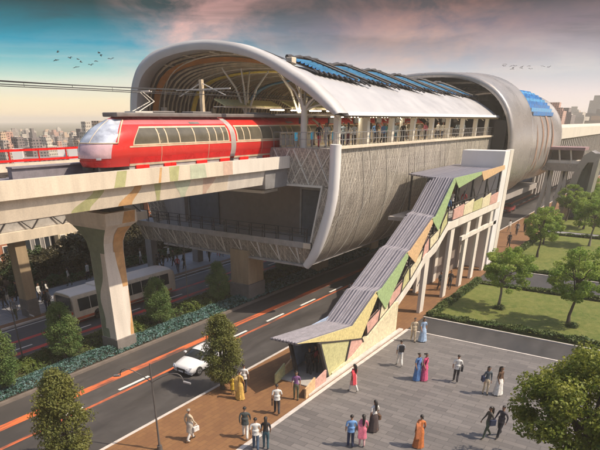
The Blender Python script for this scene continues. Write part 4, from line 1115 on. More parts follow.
# ------------------------------------------------------------------ birds
def bird_mesh(fl):
    q = MB(); 
    q.tube([(0, -.3, 0), (0, -.1, .0), (0, .12, .0), (0, .28, .02)], [.015, .07, .07, .02], 6)
    for s in (-1, 1):
        q.prism([(s * .04, -.06, .02), (s * .04, .13, .02), (s * .38, .10, .02 + fl), (s * .75, -.05, .02 + fl * .6), (s * .36, -.05, .02 + fl)], (0, 0, .012))
    return q
bm_ = mat('bird_dark', (.03, .03, .03), .8)
ba = bird_mesh(.16).build('bird', bm_); bb = bird_mesh(-.12).build('bird', bm_); used = [0]
def bird(p, k, grp, lab, s):
    src = (ba, bb)[k % 2]; o = src if used[0] in (0, 1) and used[0] == k else src.copy()
    if o is not src: C.objects.link(o)
    used[0] += 1
    o.location = p; o.scale = (s, s, s); o.rotation_euler = (R((k * 37) % 40 - 20), R((k * 53) % 30 - 15), R(40 + (k * 71) % 90)); tag(o, lab, 'bird', grp)
LB = [(44.12, 60.28, 20.68), (43.88, 60.53, 19.92), (45.08, 59.62, 20.15), (45.75, 59.12, 20.08), (45.98, 58.97, 19.8), (45.52, 59.37, 19.31), (46.8, 58.34, 19.54), (47.25, 57.94, 19.94), (47.55, 57.61, 20.71), (47.71, 57.5, 20.52), (48.52, 56.86, 20.16)]
RB = [(72.22, 19.47, 19.54), (72.21, 19.54, 19.35), (72.4, 18.83, 19.33), (72.48, 18.6, 19.14), (72.46, 18.68, 19.05), (72.51, 18.43, 19.32), (72.68, 17.79, 19.12), (72.69, 17.71, 19.21), (72.85, 17.03, 19.29), (72.92, 16.83, 19.0), (73.16, 15.64, 19.24), (73.3, 15.03, 19.13)]
for k, p in enumerate(LB): bird(p, k, 'flock left of the arch', 'small dark bird of the flock in the teal sky left of the arch', .58)
for k, p in enumerate(RB): bird(p, k + 11, 'flock right of the arch', 'tiny dark bird of the flock in the grey sky above the tube', .36)

# ------------------------------------------------------------------ foliage
def leaf_object(name, centers, normals, sizes, m, parent=None, aspect=.6):
    """one mesh of many small leaf faces"""
    n = len(centers); c = np.asarray(centers, float); nn = np.asarray(normals, float)
    nn /= np.linalg.norm(nn, axis=1, keepdims=True) + 1e-9
    r = rng.normal(size=(n, 3)); a = np.cross(nn, r); a /= np.linalg.norm(a, axis=1, keepdims=True) + 1e-9
    b = np.cross(nn, a); s = np.asarray(sizes, float)[:, None]
    fold = nn * s * .22
    v = np.stack([c - a * s, c - b * s * aspect + fold * .5, c + a * s, c + b * s * aspect + fold * .5], 1).reshape(-1, 3)
    me = bpy.data.meshes.new(name); me.vertices.add(4 * n); me.vertices.foreach_set('co', v.ravel())
    me.loops.add(4 * n); me.loops.foreach_set('vertex_index', np.arange(4 * n, dtype=np.int32))
    me.polygons.add(n); me.polygons.foreach_set('loop_start', np.arange(0, 4 * n, 4, dtype=np.int32)); me.polygons.foreach_set('loop_total', np.full(n, 4, np.int32))
    me.materials.append(m); me.update(calc_edges=True); me.validate()
    return link(name, me, parent)

def crown_points(kind, nleaf):
    """leaf centres grouped in clumps through an uneven crown volume"""
    cl = []
    if kind == 'round':      # airy lawn tree, 5.4 m
        dirs = rng.normal(size=(7, 3)); amp = rng.uniform(-.25, .35, 7)
        while len(cl) < 95:
            p = rng.uniform(-1, 1, 3)
            if np.linalg.norm(p) > 1 or np.linalg.norm(p) < .38: continue
            f = 1 + float(sum(a * max(0, np.dot(p, d) / (np.linalg.norm(p) * np.linalg.norm(d))) ** 4 for a, d in zip(amp, dirs)))
            q = np.array([p[0] * 1.95 * f, p[1] * 1.95 * f, 3.3 + p[2] * 1.85 * f]); 
            if p[2] < -.75: continue
            cl.append((q, rng.uniform(.22, .45)))
    elif kind == 'egg':      # dense small egg shaped tree, 3.6 m
        while len(cl) < 230:
            u = rng.uniform(0, 1); rr = 1.0 * math.sin(math.pi * (.04 + .94 * u ** .8)) ** .55 * (1 - .18 * u); a = rng.uniform(0, 6.283); k = rng.uniform(.2, 1) ** .5
            cl.append((np.array([rr * k * math.cos(a), rr * k * math.sin(a), .55 + 2.95 * u]), rng.uniform(.18, .36)))
    elif kind == 'broad':    # spreading tree, 7 m
        while len(cl) < 150:
            p = rng.uniform(-1, 1, 3); d = np.linalg.norm(p)
            if d > 1 or d < .5 or p[2] < -.55: continue
            cl.append((np.array([p[0] * 3.0, p[1] * 3.0, 4.0 + p[2] * 2.3]), rng.uniform(.35, .7)))
    elif kind == 'grove':
        while len(cl) < 46:
            p = rng.uniform(-1, 1, 3); d = np.linalg.norm(p)
            if d > 1 or p[2] < -.9: continue
            cl.append((np.array([p[0] * 2.3, p[1] * 2.3, 2.7 + p[2] * 2.2]), rng.uniform(.5, .95)))
    w = np.array([c[1] ** 2 for c in cl]); w /= w.sum()
    idx = rng.choice(len(cl), nleaf, p=w)
    ce = np.array([cl[i][0] for i in idx]); ra = np.array([cl[i][1] for i in idx])
    d = rng.normal(size=(nleaf, 3)); d /= np.linalg.norm(d, axis=1, keepdims=True)
    pts = ce + d * (ra * rng.uniform(.25, 1, nleaf) ** .5)[:, None] * np.array([1, 1, .75])
    nr = d * .7 + rng.normal(size=(nleaf, 3)) * .6 + np.array([0, 0, .5])
    return pts, nr, [c[0] for c in cl]

def tree_parts(kind, nleaf, size, lm, bk, root):
    pts, nr, cl = crown_points(kind, nleaf)
    leaf_object('crown', pts, nr, rng.uniform(.65, 1.35, nleaf) * size, lm, root)
    q = MB()
    hb, r0 = {'round': (1.9, .11), 'egg': (.9, .09), 'broad': (2.2, .2), 'grove': (1.6, .18)}[kind]
    top = {'round': 4.6, 'egg': 3.0, 'broad': 5.3, 'grove': 4.0}[kind]
    path = [(0, 0, -.1)] + [(.07 * math.sin(i * 1.7), .06 * math.cos(i * 2.1), top * i / 7) for i in range(1, 8)]
    q.tube(path, [r0 * 1.5] + [r0 * (1 - .8 * i / 7) for i in range(1, 8)], 8)
    for k, c in enumerate(cl[:: max(1, len(cl) // 16)]):
        zb = hb + (k % 5) * .28; st = (0, 0, min(zb, c[2] - .2))
        mid = (c[0] * .5, c[1] * .5, lerp(st[2], c[2], .6) + .1)
        q.tube([st, mid, tuple(c)], [r0 * .5, r0 * .3, r0 * .12], 5)
    q.build('trunk', bk, root)

def tree_proto(kind, nleaf, size, lm, bk):
    r = thing('tree', 'tree', 'tree', (0, 0, -50)); ORG[r.name] = Vector((0, 0, 0)); tree_parts(kind, nleaf, size, lm, bk, r); return r
PROTO = {
 'lawn': [tree_proto('round', 17000, .06, M['leaf_lawn'], M['bark2']), tree_proto('round', 16000, .06, M['leaf_lawn'], M['bark']), tree_proto('round', 17000, .06, M['leaf_lawn'], M['bark'])],
 'med': [tree_proto('egg', 19000, .042, M['leaf_median'], M['bark'])],
 'foot': [tree_proto('egg', 22000, .04, M['leaf_olive'], M['bark'])],
 'big': [tree_proto('broad', 38000, .068, M['leaf_big'], M['bark'])],
 'grove': [tree_proto('grove', 3200, .2, M['leaf_brown'], M['bark']), tree_proto('grove', 3000, .2, M['leaf_brown'], M['bark'])],
 'dark': [tree_proto('grove', 4200, .16, M['leaf_dark'], M['bark'])],
}
taken = set()
def tree(kind, x, y, s, label, group, rz=None, name=None, zs=1.0, z=.1):
    src = PROTO[kind][int(abs(x * 7 + y * 3)) % len(PROTO[kind])]
    if src.name in taken: r = copy_tree(src)
    else: r = src; taken.add(src.name)
    s *= {'lawn': 1.06, 'med': 1.08}.get(kind, 1); r.location = (x, y, z); r.scale = (s, s, s * zs * (.95 if kind == 'lawn' else 1)); r.rotation_euler = (0, 0, R((x * 91 + y * 57) % 360 if rz is None else rz))
    tag(r, label, 'tree', group); 
    if name: r.name = name
    return r
GL = 'trees on the lawns'
tree('lawn', 46.00, 9.76, .98, 'bushy bright green tree with pale trunk on the front lawn beside the stair columns', GL, 20)
tree('lawn', 44.73, 4.22, 1.1, 'wide airy green tree on the front lawn behind the big foreground tree', GL, 130)
tree('lawn', 67.85, 11.24, 1.02, 'green tree on the second lawn just beyond the grey path next to the brown footpath', GL, 70)
tree('lawn', 77.95, 7.27, 1.15, 'pale green tree at the right edge on the second lawn', GL, 200)
tree('lawn', 96.67, 13.00, 1.0, 'green tree standing in front of the side entrance', GL, 10)
tree('lawn', 90.53, 9.74, 1.0, 'small round tree between the side entrance tree and the right edge', GL, 310)
for x, y, s, lab in ((96, 4.5, 1.0, 'hazy tree at the right edge behind the pale green one'), (104, 9.5, .9, 'hazy tree close behind the arched leg of the side entrance'), (122, 8, 1.1, 'pale distant tree past the side entrance near the road'), (140, 11.5, 1.1, 'farthest hazy tree beside the distant road'), (118, 1, 1.2, 'hazy distant tree on the rear lawn at the right edge'), (76, 12.2, .85, 'small tree by the footpath hedge between the second lawn trees and the side entrance'), (92, 10.5, .95, 'tree just past the paved path in front of the side entrance leg'), (90, 1.5, 1.05, 'tree at the right edge just past the paved path'), (109, 12, 1.0, 'tree close to the footpath beyond the side entrance'), (130, 5, 1.1, 'hazy tree on the rear lawn between the far road and the right edge')):
    tree('lawn', x, y, s, lab, GL)
GM = 'small trees in the median'
tree('med', 18.74, 29.66, 1.0, 'egg shaped median tree in front of the bus, left of the painted pier', GM)
tree('med', 26.90, 29.65, .95, 'egg shaped median tree just right of the painted pier', GM)
tree('med', 33.88, 29.74, .9, 'egg shaped median tree left of the brown station pier', GM)
tree('med', 13.95, 28.92, 1.0, 'egg shaped median tree cut by the left edge of the photo', GM)
tree('med', 45.2, 30.9, .75, 'low round median tree behind the brown station pier under the station', GM)
tree('foot', 21.30, 18.74, 1.16, 'round olive tree on the kerb of the brown footpath beside the white car', 'trees on the near footpath', zs=1.08)
tree('foot', 11.3, 19.1, 1.2, 'dense olive tree at the bottom left corner in front of the road', 'trees on the near footpath', zs=1.1)
tree('big', 21.6, .35, 1.0, 'large yellow green tree filling the bottom right corner of the plaza', None, 40)
GG = 'dark trees of the grove beyond the far plaza'
gl = 'dark brown green tree in the grove between the far plaza and the apartments'
random.seed(3)
x = 16.0; k = 0
while x < 66:
    for yy in (48.0, 50.6):
        tree('grove' if k % 5 else 'dark', x + random.uniform(-.8, .8), yy + random.uniform(-.7, .9), random.uniform(.42, .64) + (.25 if random.random() < .12 else 0), gl, GG, z=.06); k += 1
    x += 2.1
for i in range(10):
    tree('dark', 72 + i * 9 + random.uniform(-2, 2), 50 + random.uniform(-2, 3), random.uniform(.9, 1.2), gl, GG, z=.06)
for i in range(14):
    tree('lawn', 150 + i * 16 + random.uniform(-5, 5), random.uniform(-8, 13), random.uniform(1, 1.4), 'hazy tree far along the right side of the road', 'far trees along the road', z=0)

def strip_leaves(name, regs, n, size, m, parent=None, h0=.12):
    """leafy low planting through boxes (x0,x1,y0,y1,h), denser where it comes close"""
    P_, N_, S_ = [], [], []
    for x0, x1, y0, y1, h, frac in regs:
        k = int(n * frac)
        u = rng.uniform(0, 1, k); xx = x0 * (x1 / x0) ** u if x0 > 2 else rng.uniform(x0, x1, k)
        yy = rng.uniform(y0, y1, k); e = np.minimum(yy - y0, y1 - yy) / (y1 - y0) * 2
        hh = h * np.clip(.35 + 1.1 * e, 0, 1) * (.7 + .3 * np.sin(xx * 2.3) * np.cos(yy * 3.1 + xx))
        zz = h0 + hh * rng.uniform(.15, 1, k) ** .5
        P_.append(np.stack([xx, yy, zz], 1)); nr = rng.normal(size=(k, 3)) * .6 + np.array([0, 0, .8]); N_.append(nr)
        S_.append(size * rng.uniform(.6, 1.3, k) * np.clip(xx / 22, .8, 3))
    return leaf_object(name, np.concatenate(P_), np.concatenate(N_), np.concatenate(S_), m, parent)
tag(strip_leaves('flower_bed', [(7, 120, 27.8, 29.75, .42, 1)], 46000, .06, M['leaf_teal']), 'blue green flowering ground cover along the median edge', 'plants', None, 'stuff')
tag(strip_leaves('ground_cover', [(7, 120, 29.6, 32.4, .5, 1)], 40000, .07, M['leaf_hedge']), 'dark green low planting behind the median flowers', 'plants', None, 'stuff')
def hedge(label, x0, x1, y0, y1, h, n, size, m, group):
    o = strip_leaves('hedge', [(x0, x1, y0, y1, h, 1)], n, size, m); tag(o, label, 'hedge', group)
hedge('clipped dark green hedge between the far plaza and the grove', 8, 110, 45.6, 46.9, 1.0, 26000, .09, M['leaf_fhedge'], None)
GH = 'low hedges round the lawns'
hedge('low green hedge along the front lawn beside the plaza road', 40.6, 41.35, -12, 13.9, .55, 12000, .055, M['leaf_hedge'], GH)
hedge('low hedge along the footpath side of the front lawn beside the stair columns', 40.6, 53.4, 13.2, 13.95, .6, 7000, .055, M['leaf_hedge'], GH)
hedge('low hedge at the rear of the front lawn beside the grey path', 52.7, 53.4, -12, 13.2, .45, 9000, .055, M['leaf_hedge'], GH)
hedge('low hedge on the near edge of the second lawn', 59.9, 60.6, -12, 13.2, .4, 7000, .055, M['leaf_hedge'], GH)
hedge('low hedge along the footpath side of the second lawn', 59.9, 83.8, 13.2, 13.95, .6, 9000, .055, M['leaf_hedge'], GH)
hedge('far low hedge on the edge of the rear lawn', 83.2, 83.9, -12, 13.2, .5, 6000, .055, M['leaf_hedge'], GH)
def bush(x, y, s, label, group, m):
    k = 1500; d = rng.normal(size=(k, 3)); d /= np.linalg.norm(d, axis=1, keepdims=True); d[:, 2] = np.abs(d[:, 2])
    p = d * rng.uniform(.55, 1, (k, 1)) * np.array([.75, .75, .6]) * s * (1 + .2 * np.sin(d[:, :1] * 9)) + np.array([x, y, .13])
    o = leaf_object('bush', p, d + rng.normal(size=(k, 3)) * .5, rng.uniform(.05, .09, k) * s, m)
    tag(o, label, 'bush', group)
for x, y, s, lab in ((16.5, 30.7, 1.1, 'yellow green bush at the left edge between two median trees'), (18.2, 31.2, 1.0, 'yellow green bush beside the median tree left of the painted pier'), (24.9, 30.4, 1.2, 'yellow green bush right behind the painted pier'), (26.0, 31.2, 1.0, 'small bush under the median tree right of the painted pier'), (31.2, 30.5, 1.25, 'round bush beside the median street lamp'), (33.2, 30.2, 1.0, 'bush between the median street lamp and the brown station pier')):
    bush(x, y, s, lab, 'bushes in the median', M['leaf_bush'])
for (x, y), lab in (((45.78, 9.61), 'tuft of shrub at the foot of the pale trunked lawn tree'), ((44.42, 3.89), 'tuft of shrub at the foot of the wide airy lawn tree')):
    bush(x, y, .6, lab, 'shrubs at tree feet', M['leaf_hedge'])

# ------------------------------------------------------------------ people
def skin_body(stride=0.0, arms=0.0, carry=False, fem=False, sleeves='short'):
    sh = .165 if fem else .195; hp = .085
    V = []; E_ = []; Rr = []
    def v(p, r, par=None):
        V.append(p); Rr.append(r); 
        if par is not None: E_.append((par, len(V) - 1))
        return len(V) - 1
    pel = v((0, 0, .95), (.14, .10)); sp_ = v((0, -.005, 1.13), (.125 if not fem else .11, .09), pel); ch = v((0, 0, 1.32), (.155 if not fem else .135, .10), sp_)
    nk = v((0, .0, 1.46), (.07, .06), ch); n2 = v((0, .012, 1.52), (.052, .052), nk)
    h1 = v((0, .03, 1.585), (.066, .075), n2); h2 = v((0, .022, 1.655), (.078, .092), h1); h3 = v((0, .01, 1.72), (.055, .065), h2)
    zone = {}
    hands = []
    for s in (-1, 1):
        a = arms * s; sho = v((s * sh, 0, 1.40), (.062, .062), ch)
        el = v((s * (sh + .055), -.02 + .16 * math.sin(a), 1.14 + .03 * abs(a)), (.046, .046), sho)
        bend = .10 if not (carry and s > 0) else .22
        wr = v((s * (sh + .05), -.02 + .30 * math.sin(a) + bend, .91 + .08 * abs(a) + (.12 if carry and s > 0 else 0)), (.03, .03), el)
        ha = v((s * (sh + .045), wr and V[wr][1] + .04, V[wr][2] - .075), (.034, .022), wr); hands.append((s, V[ha]))
        l = stride * s * -1
        hip = v((s * hp, 0, .88), (.098, .10), pel)
        kn = v((s * (hp + .01), .03 + .20 * math.sin(l) + .03 * abs(l), .49), (.076, .076) if not fem else (.064, .064), hip)
        an = v((s * (hp + .012), .0 + .38 * math.sin(l) - (.08 if l < 0 else 0), .09 + (.07 if l < -.1 else 0)), (.062, .064) if not fem else (.045, .047), kn)
        to = v((s * (hp + .03), V[an][1] + .15, .035 + (.0 if l >= 0 else .02)), (.042, .03), an)
    me = bpy.data.meshes.new('body'); me.from_pydata(V, E_, [])
    o = bpy.data.objects.new('tmp', me); C.objects.link(o)
    sk = o.modifiers.new('skin', 'SKIN'); ss = o.modifiers.new('sub', 'SUBSURF'); ss.levels = 1; ss.render_levels = 1
    for i, r in enumerate(Rr): me.skin_vertices[0].data[i].radius = r; me.skin_vertices[0].data[i].use_root = (i == 0)
    dg = bpy.context.evaluated_depsgraph_get(); dg.update()
    out = bpy.data.meshes.new_from_object(o.evaluated_get(dg)); bpy.data.objects.remove(o)
    # clothing zones by height and side
    mi = np.zeros(len(out.polygons), np.int32)
    for p in out.polygons:
        c = p.center; x, z = abs(c.x), c.z
        arm = x > sh + .0 and z < 1.43 and z > .7
        if z < .10: k = 3
        elif arm and x > sh + .005: 
            k = 1 if (z > 1.17 or (sleeves == 'long' and z > .90)) else 0
            if z < .97 and x < .16: k = 2
        elif z < .98: k = 2
        elif z < 1.475: k = 1
        else: k = 0
        mi[p.index] = k
    out.materials.clear()
    for mm in ('skin_tone', 'cloth', 'cloth2', 'shoe'): out.materials.append(PM[mm])
    out.polygons.foreach_set('material_index', mi); out.polygons.foreach_set('use_smooth', [True] * len(mi))
    # five fingers per hand, nose, ears, eyes, mouth
    bmx = bmesh.new(); bmx.from_mesh(out)
    def tube_b(path, rad, mi_):
        q = MB(); q.tube(path, rad, 6)
        vs = [bmx.verts.new(p) for p in q.v]
        for f in q.f:
            try: fc = bmx.faces.new([vs[i] for i in f]); fc.material_index = mi_; fc.smooth = True
            except ValueError: pass
    for s, h in hands:
        hx, hy, hz = h
        for k, ln in enumerate((.062, .072, .068, .055)):
            y = hy - .026 + k * .018
            tube_b([(hx, y, hz - .01), (hx - s * .004, y + .006, hz - .03 - ln * .35), (hx - s * .018, y + .014, hz - .03 - ln)], [.009, .0085, .006], 0)
        tube_b([(hx - s * .01, hy + .02, hz + .03), (hx - s * .022, hy + .045, hz + .005), (hx - s * .024, hy + .052, hz - .022)], [.010, .009, .007], 0)
    tube_b([(0, .105, 1.655), (0, .128, 1.625), (0, .112, 1.61)], [.008, .014, .012], 0)
    for s in (-1, 1):
        tube_b([(s * .076, .012, 1.665), (s * .088, .005, 1.65), (s * .078, .015, 1.62)], [.008, .014, .008], 0)
        tube_b([(s * .032, .095, 1.655), (s * .032, .108, 1.655)], [.010, .006], 3)
    tube_b([(-.024, .104, 1.585), (0, .112, 1.583), (.024, .104, 1.585)], [.004, .007, .004], 3)
    bmx.to_mesh(out); bmx.free()
    return out
PM = {'skin_tone': mat('skin_tone', (.32, .17, .105), .5, var=.08), 'cloth': mat('cloth', (.6, .6, .6), .8), 'cloth2': mat('cloth2', (.1, .1, .1), .8), 'shoe': mat('shoe', (.03, .025, .02), .6)}
hairm = mat('hair_black', (.018, .014, .012), .5); hairg = mat('hair_grey', (.30, .27, .22), .6)
CL = {}
def cloth(c):
    if c not in CL: CL[c] = mat('cloth_' + str(len(CL)), c, .85, var=.28, scale=11, coord='obj', bump=.5, fine=26)
    return CL[c]
BODY = {}
def body(key):
    if key not in BODY:
        st_, ar, ca, fe, sl = key; BODY[key] = skin_body(st_, ar, ca, fe, sl)
    return BODY[key]
HAIR = {}
def hair(kind):
    if kind in HAIR: return HAIR[kind]
    q = MB(); rows = []
    for i in range(7):
        th = R(92 * i / 6); row = []
        for j in range(16):
            a = 2 * math.pi * j / 16; front = math.sin(a)
            t2 = th * (1 if front < .3 else .72)
            row.append((.088 * math.sin(t2) * math.cos(a), .015 + .103 * math.sin(t2) * math.sin(a) - .006, 1.668 + .092 * math.cos(t2)))
        rows.append(row)
    q.grid(rows, 0, True, True)
    if kind == 'long':
        q.tube([(0, -.05, 1.70), (0, -.10, 1.62), (0, -.115, 1.48), (0, -.12, 1.34), (0, -.12, 1.2)], [.06, .075, .07, .06, .03], 10)
    if kind == 'bun':
        q.tube([(0, -.09, 1.69), (0, -.13, 1.66), (0, -.15, 1.62)], [.03, .05, .02], 8)
    o = q.build('hair', hairm); me = o.data; bpy.data.objects.remove(o); HAIR[kind] = me; return me
GARM = {}
def garment(kind):
    if kind in GARM: return GARM[kind]
    q = MB(); rows = []
    lo, flare = {'sari': (.03, .27), 'skirt': (.06, .30), 'kurta': (.50, .22), 'jacket': (.80, .19), 'shirt': (.86, .175)}[kind]
    top = {'sari': 1.08, 'skirt': 1.02, 'kurta': 1.10, 'jacket': 1.2, 'shirt': 1.16}[kind]
    for i in range(10):
        u = i / 9; z = lerp(top, lo, u); row = []
        for j in range(28):
            a = 2 * math.pi * j / 28; f = 1 + (.10 * u) * math.sin(a * 9) * (1 if kind in ('sari', 'skirt') else .5)
            rx = lerp(.135, flare, u ** .8) + .03 * math.sin(math.pi * min(u * 2.2, 1)); ry = rx * .82
            row.append((rx * f * math.cos(a), ry * f * math.sin(a) + .01, z))
        rows.append(row)
    q.grid(rows, 0, True, True); q.poly(rows[-1])
    o = q.build('skirt', M['white']); me = o.data; bpy.data.objects.remove(o); GARM[kind] = me; return me
def drape_mesh():
    if 'drape' in GARM: return GARM['drape']
    q = MB()
    def strip(path, w):
        rows = []
        for p, d in path: rows.append([Vector(p) + Vector(d) * (-w / 2 + w * k / 4) + Vector((0, 0, 0)) for k in range(5)])
        q.grid(rows, 0, True); q.grid([[a + Vector((0, .006, 0)) for a in r] for r in rows], 0, True)
    strip([((.13, .08, 1.02), (0, .3, 1)), ((.06, .135, 1.16), (.3, 0, 1)), ((-.05, .14, 1.32), (.6, 0, .8)), ((-.14, .06, 1.44), (.5, .5, .2)), ((-.15, -.09, 1.40), (.9, 0, .2)), ((-.13, -.15, 1.15), (1, 0, 0)), ((-.12, -.18, .85), (1, 0, 0)), ((-.11, -.20, .55), (1, 0, 0))], .24)
    o = q.build('drape', M['white']); me = o.data; bpy.data.objects.remove(o); GARM['drape'] = me; return me
# pose kinds: key = (stride, arm swing, carry, female, sleeves)
POSE = {'stand': (.08, .1), 'walk': (.55, .5), 'stroll': (.35, .3)}
def person(xy, rz, label, top, bottom, pose='stand', fem=False, hairk=None, garm=None, gcol=None, drape=None, carry=False, s=1.0, z=.1, sl='short', group=None, hm=None):
    r = thing('person', label, 'person', (xy[0], xy[1], z), R(rz), group); r.scale = (s, s, s)
    st_, ar = POSE[pose]
    b = link('body', body((st_, ar, carry, fem, sl)), r)
    for i, mm in ((1, cloth(top)), (2, cloth(bottom))):
        b.material_slots[i].link = 'OBJECT'; b.material_slots[i].material = mm
    h = link('hair', hair(hairk or ('long' if fem else 'short')), r)
    if hm: h.material_slots[0].link = 'OBJECT'; h.material_slots[0].material = hm
    if garm is None and not fem: garm, gcol = 'shirt', top
    if garm:
        g_ = link({'sari': 'sari', 'skirt': 'skirt', 'kurta': 'tunic', 'jacket': 'jacket', 'shirt': 'shirt_hem'}[garm], garment(garm), r)
        g_.material_slots[0].link = 'OBJECT'; g_.material_slots[0].material = cloth(gcol or top)
    if drape:
        d_ = link('shawl', drape_mesh(), r); d_.material_slots[0].link = 'OBJECT'; d_.material_slots[0].material = cloth(drape)
    return r
def bag(xy, rz, off, label, col, kind='handbag', z=.1):
    q = MB()
    w, d, h = {'handbag': (.12, .30, .24), 'briefcase': (.10, .38, .28), 'shoulder_bag': (.13, .28, .30), 'backpack': (.30, .16, .42)}[kind]
    ox, oy, oz = off
    q.prism([(ox - w / 2, oy - d / 2, oz), (ox + w / 2, oy - d / 2, oz), (ox + w / 2, oy + d / 2, oz), (ox - w / 2, oy + d / 2, oz)], (0, 0, h))
    q.tube([(ox, oy - d * .3, oz + h), (ox, oy - d * .2, oz + h + .09), (ox, oy + d * .2, oz + h + .09), (ox, oy + d * .3, oz + h)], .012, 6)
    o = q.build(kind, cloth(col), None, .02); o.location = (xy[0], xy[1], z); o.rotation_euler = (0, 0, R(rz)); tag(o, label, {'handbag': 'handbag', 'briefcase': 'briefcase', 'shoulder_bag': 'bag', 'backpack': 'backpack'}[kind])
W = (.72, .70, .66); K = (.025, .025, .03); DK = (.05, .045, .05); NAVY = (.03, .04, .09); BEI = (.55, .45, .32); RED = (.55, .05, .07); PINK = (.62, .16, .24); BLUE = (.10, .22, .48); GRY = (.22, .22, .23); BRN = (.13, .07, .04); OLV = (.12, .13, .08); ORG_ = (.55, .17, .05); YEL = (.62, .40, .10); PUR = (.22, .10, .24); JEAN = (.06, .10, .16)
# heading: 0 faces +Y (left rear); camera sits at the origin
AWAY, TOCAM, RIGHT, LEFT = -55, 125, 215, 35
# plaza; ground positions here and below were unprojected from image pixels
person((25.25, 12.34), -20, 'woman in a red and white tunic with red scarf walking alone by the stair base', RED, W, 'walk', True, garm='kurta', gcol=(.66, .30, .30), drape=RED)
p_ = (19.93, 9.7); person(p_, AWAY, 'man in a light blue shirt seen from behind at the bottom of the plaza', (.16, .32, .62), NAVY, 'stand')
person((20.28, 9.27), AWAY, 'woman in a pink patterned suit beside the man in the blue shirt', PINK, (.66, .40, .40), 'stand', True, garm='kurta', gcol=PINK, drape=PINK)
p_ = (21.91, 9.46); person(p_, AWAY + 20, 'woman in a white top and long dark skirt on the plaza', W, BRN, 'stroll', True, garm='skirt', gcol=(.07, .05, .05)); bag(p_, AWAY + 20, (.30, .06, .62), 'dark bag hanging from the hand of the woman in the dark skirt', BRN)
p_ = (30.2, 11.67); person(p_, AWAY, 'man in a pale grey shirt carrying a black backpack at the left of the plaza', (.42, .44, .48), W, 'walk'); bag(p_, AWAY, (0, -.2, 1.05), 'black backpack on the man in the pale grey shirt', K, 'backpack')
person((34.74, 12.62), TOCAM, 'person in beige at the rear edge of the plaza beside the cross road', BEI, BEI, 'stroll', sl='long')
person((35.11, 12.08), TOCAM + 10, 'woman in a pale blue dress at the rear edge of the plaza', (.35, .48, .66), (.35, .48, .66), 'stroll', True, garm='skirt', gcol=(.35, .48, .66))
person((28.85, 9.96), 150, 'woman in a blue sari beside a woman in pink', BLUE, BLUE, 'stand', True, 'bun', 'sari', BLUE, (.14, .24, .55))
person((29.08, 9.62), 170, 'woman in a bright pink sari beside a woman in blue', (.55, .06, .16), PINK, 'stand', True, 'bun', 'sari', (.58, .09, .2), (.62, .10, .22))
p_ = (29.89, 7.96); person(p_, AWAY - 20, 'man in a white shirt and dark trousers alone in the middle of the plaza', W, DK, 'stroll', carry=True); bag(p_, AWAY - 20, (.27, -.06, .80), 'black shoulder bag of the man in the middle of the plaza', K, 'shoulder_bag')
p_ = (29.22, 6.03); person(p_, TOCAM, 'woman in a dark jacket and beige trousers beside the big tree', (.07, .09, .11), BEI, 'stand', True, sl='long'); bag(p_, TOCAM, (.26, .0, .85), 'dark blue bag of the woman in beige trousers', NAVY, 'shoulder_bag')
person((29.62, 5.45), TOCAM + 30, 'woman in a brown top and long white skirt beside the big tree', BRN, W, 'stand', True, garm='skirt', gcol=W, sl='long')
p_ = (24.45, 4.61); person(p_, LEFT + 10, 'woman in an olive outfit striding towards the left in front of the big tree', (.09, .08, .07), (.10, .13, .09), 'walk', True, sl='long'); bag(p_, LEFT + 10, (-.25, -.05, .85), 'navy shoulder bag of the striding woman in olive', NAVY, 'shoulder_bag')
person((24.89, 4.13), LEFT + 30, 'person in dark clothes half hidden by the big foreground tree', (.09, .08, .09), (.03, .03, .04), 'walk', sl='long')
person((21.78, 7.03), AWAY + 5, 'woman in an orange sari at the bottom centre of the plaza', ORG_, ORG_, 'stand', True, 'bun', 'sari', ORG_, (.60, .20, .08))
# near footpath
p_ = (16.05, 16.36); person(p_, -100, 'elderly person in a long beige kurta walking past the bottom street lamp', BEI, W, 'walk', garm='kurta', gcol=(.55, .50, .42), sl='long', hm=hairg); bag(p_, -100, (.27, .16, .60), 'white handbag carried by the elderly person in beige', W)
person((17.72, 14.3), AWAY, 'man in a dark jacket and white trousers walking up the brown footpath', (.06, .07, .07), W, 'walk', garm='jacket', gcol=(.06, .07, .07), sl='long')
person((17.16, 13.24), AWAY, 'man in a white shirt and jeans seen from behind at the bottom of the footpath', W, JEAN, 'stroll')
person((17.5, 12.9), AWAY, 'woman with long dark hair and dark top at the bottom of the footpath', K, (.04, .10, .13), 'stand', True)
person((20.87, 17.14), -80, 'woman in a flowing yellow sari beside the round footpath tree', YEL, YEL, 'stroll', True, 'bun', 'sari', YEL, (.66, .44, .14))
person((21.7, 17.47), -70, 'man in a white shirt behind the woman in the yellow sari', W, DK, 'stand')
person((21.08, 17.81), -60, 'child in a yellow dress next to the woman in the yellow sari', (.62, .42, .05), (.5, .35, .1), 'stand', True, 'bun', 'kurta', (.62, .42, .05), s=.68)
p_ = (20.62, 14.44); person(p_, AWAY, 'man in a white shirt with briefcase walking towards the stair entrance', W, DK, 'stroll'); bag(p_, AWAY, (-.25, .08, .55), 'dark briefcase of the man walking to the stair entrance', BRN, 'briefcase')
person((22.6, 14.53), TOCAM, 'woman in a purple top at the foot of the stair entrance', PUR, OLV, 'stand', True)
person((25.8, 15.67, 0.16)[:2], TOCAM, 'person in black on the left inside the stair entrance', K, K, 'stand', z=.16, sl='long')
person((26.26, 15.52, 0.16)[:2], TOCAM, 'person in black with red scarf on the right inside the stair entrance', (.06, .03, .03), K, 'stand', True, z=.16, drape=(.3, .05, .06))
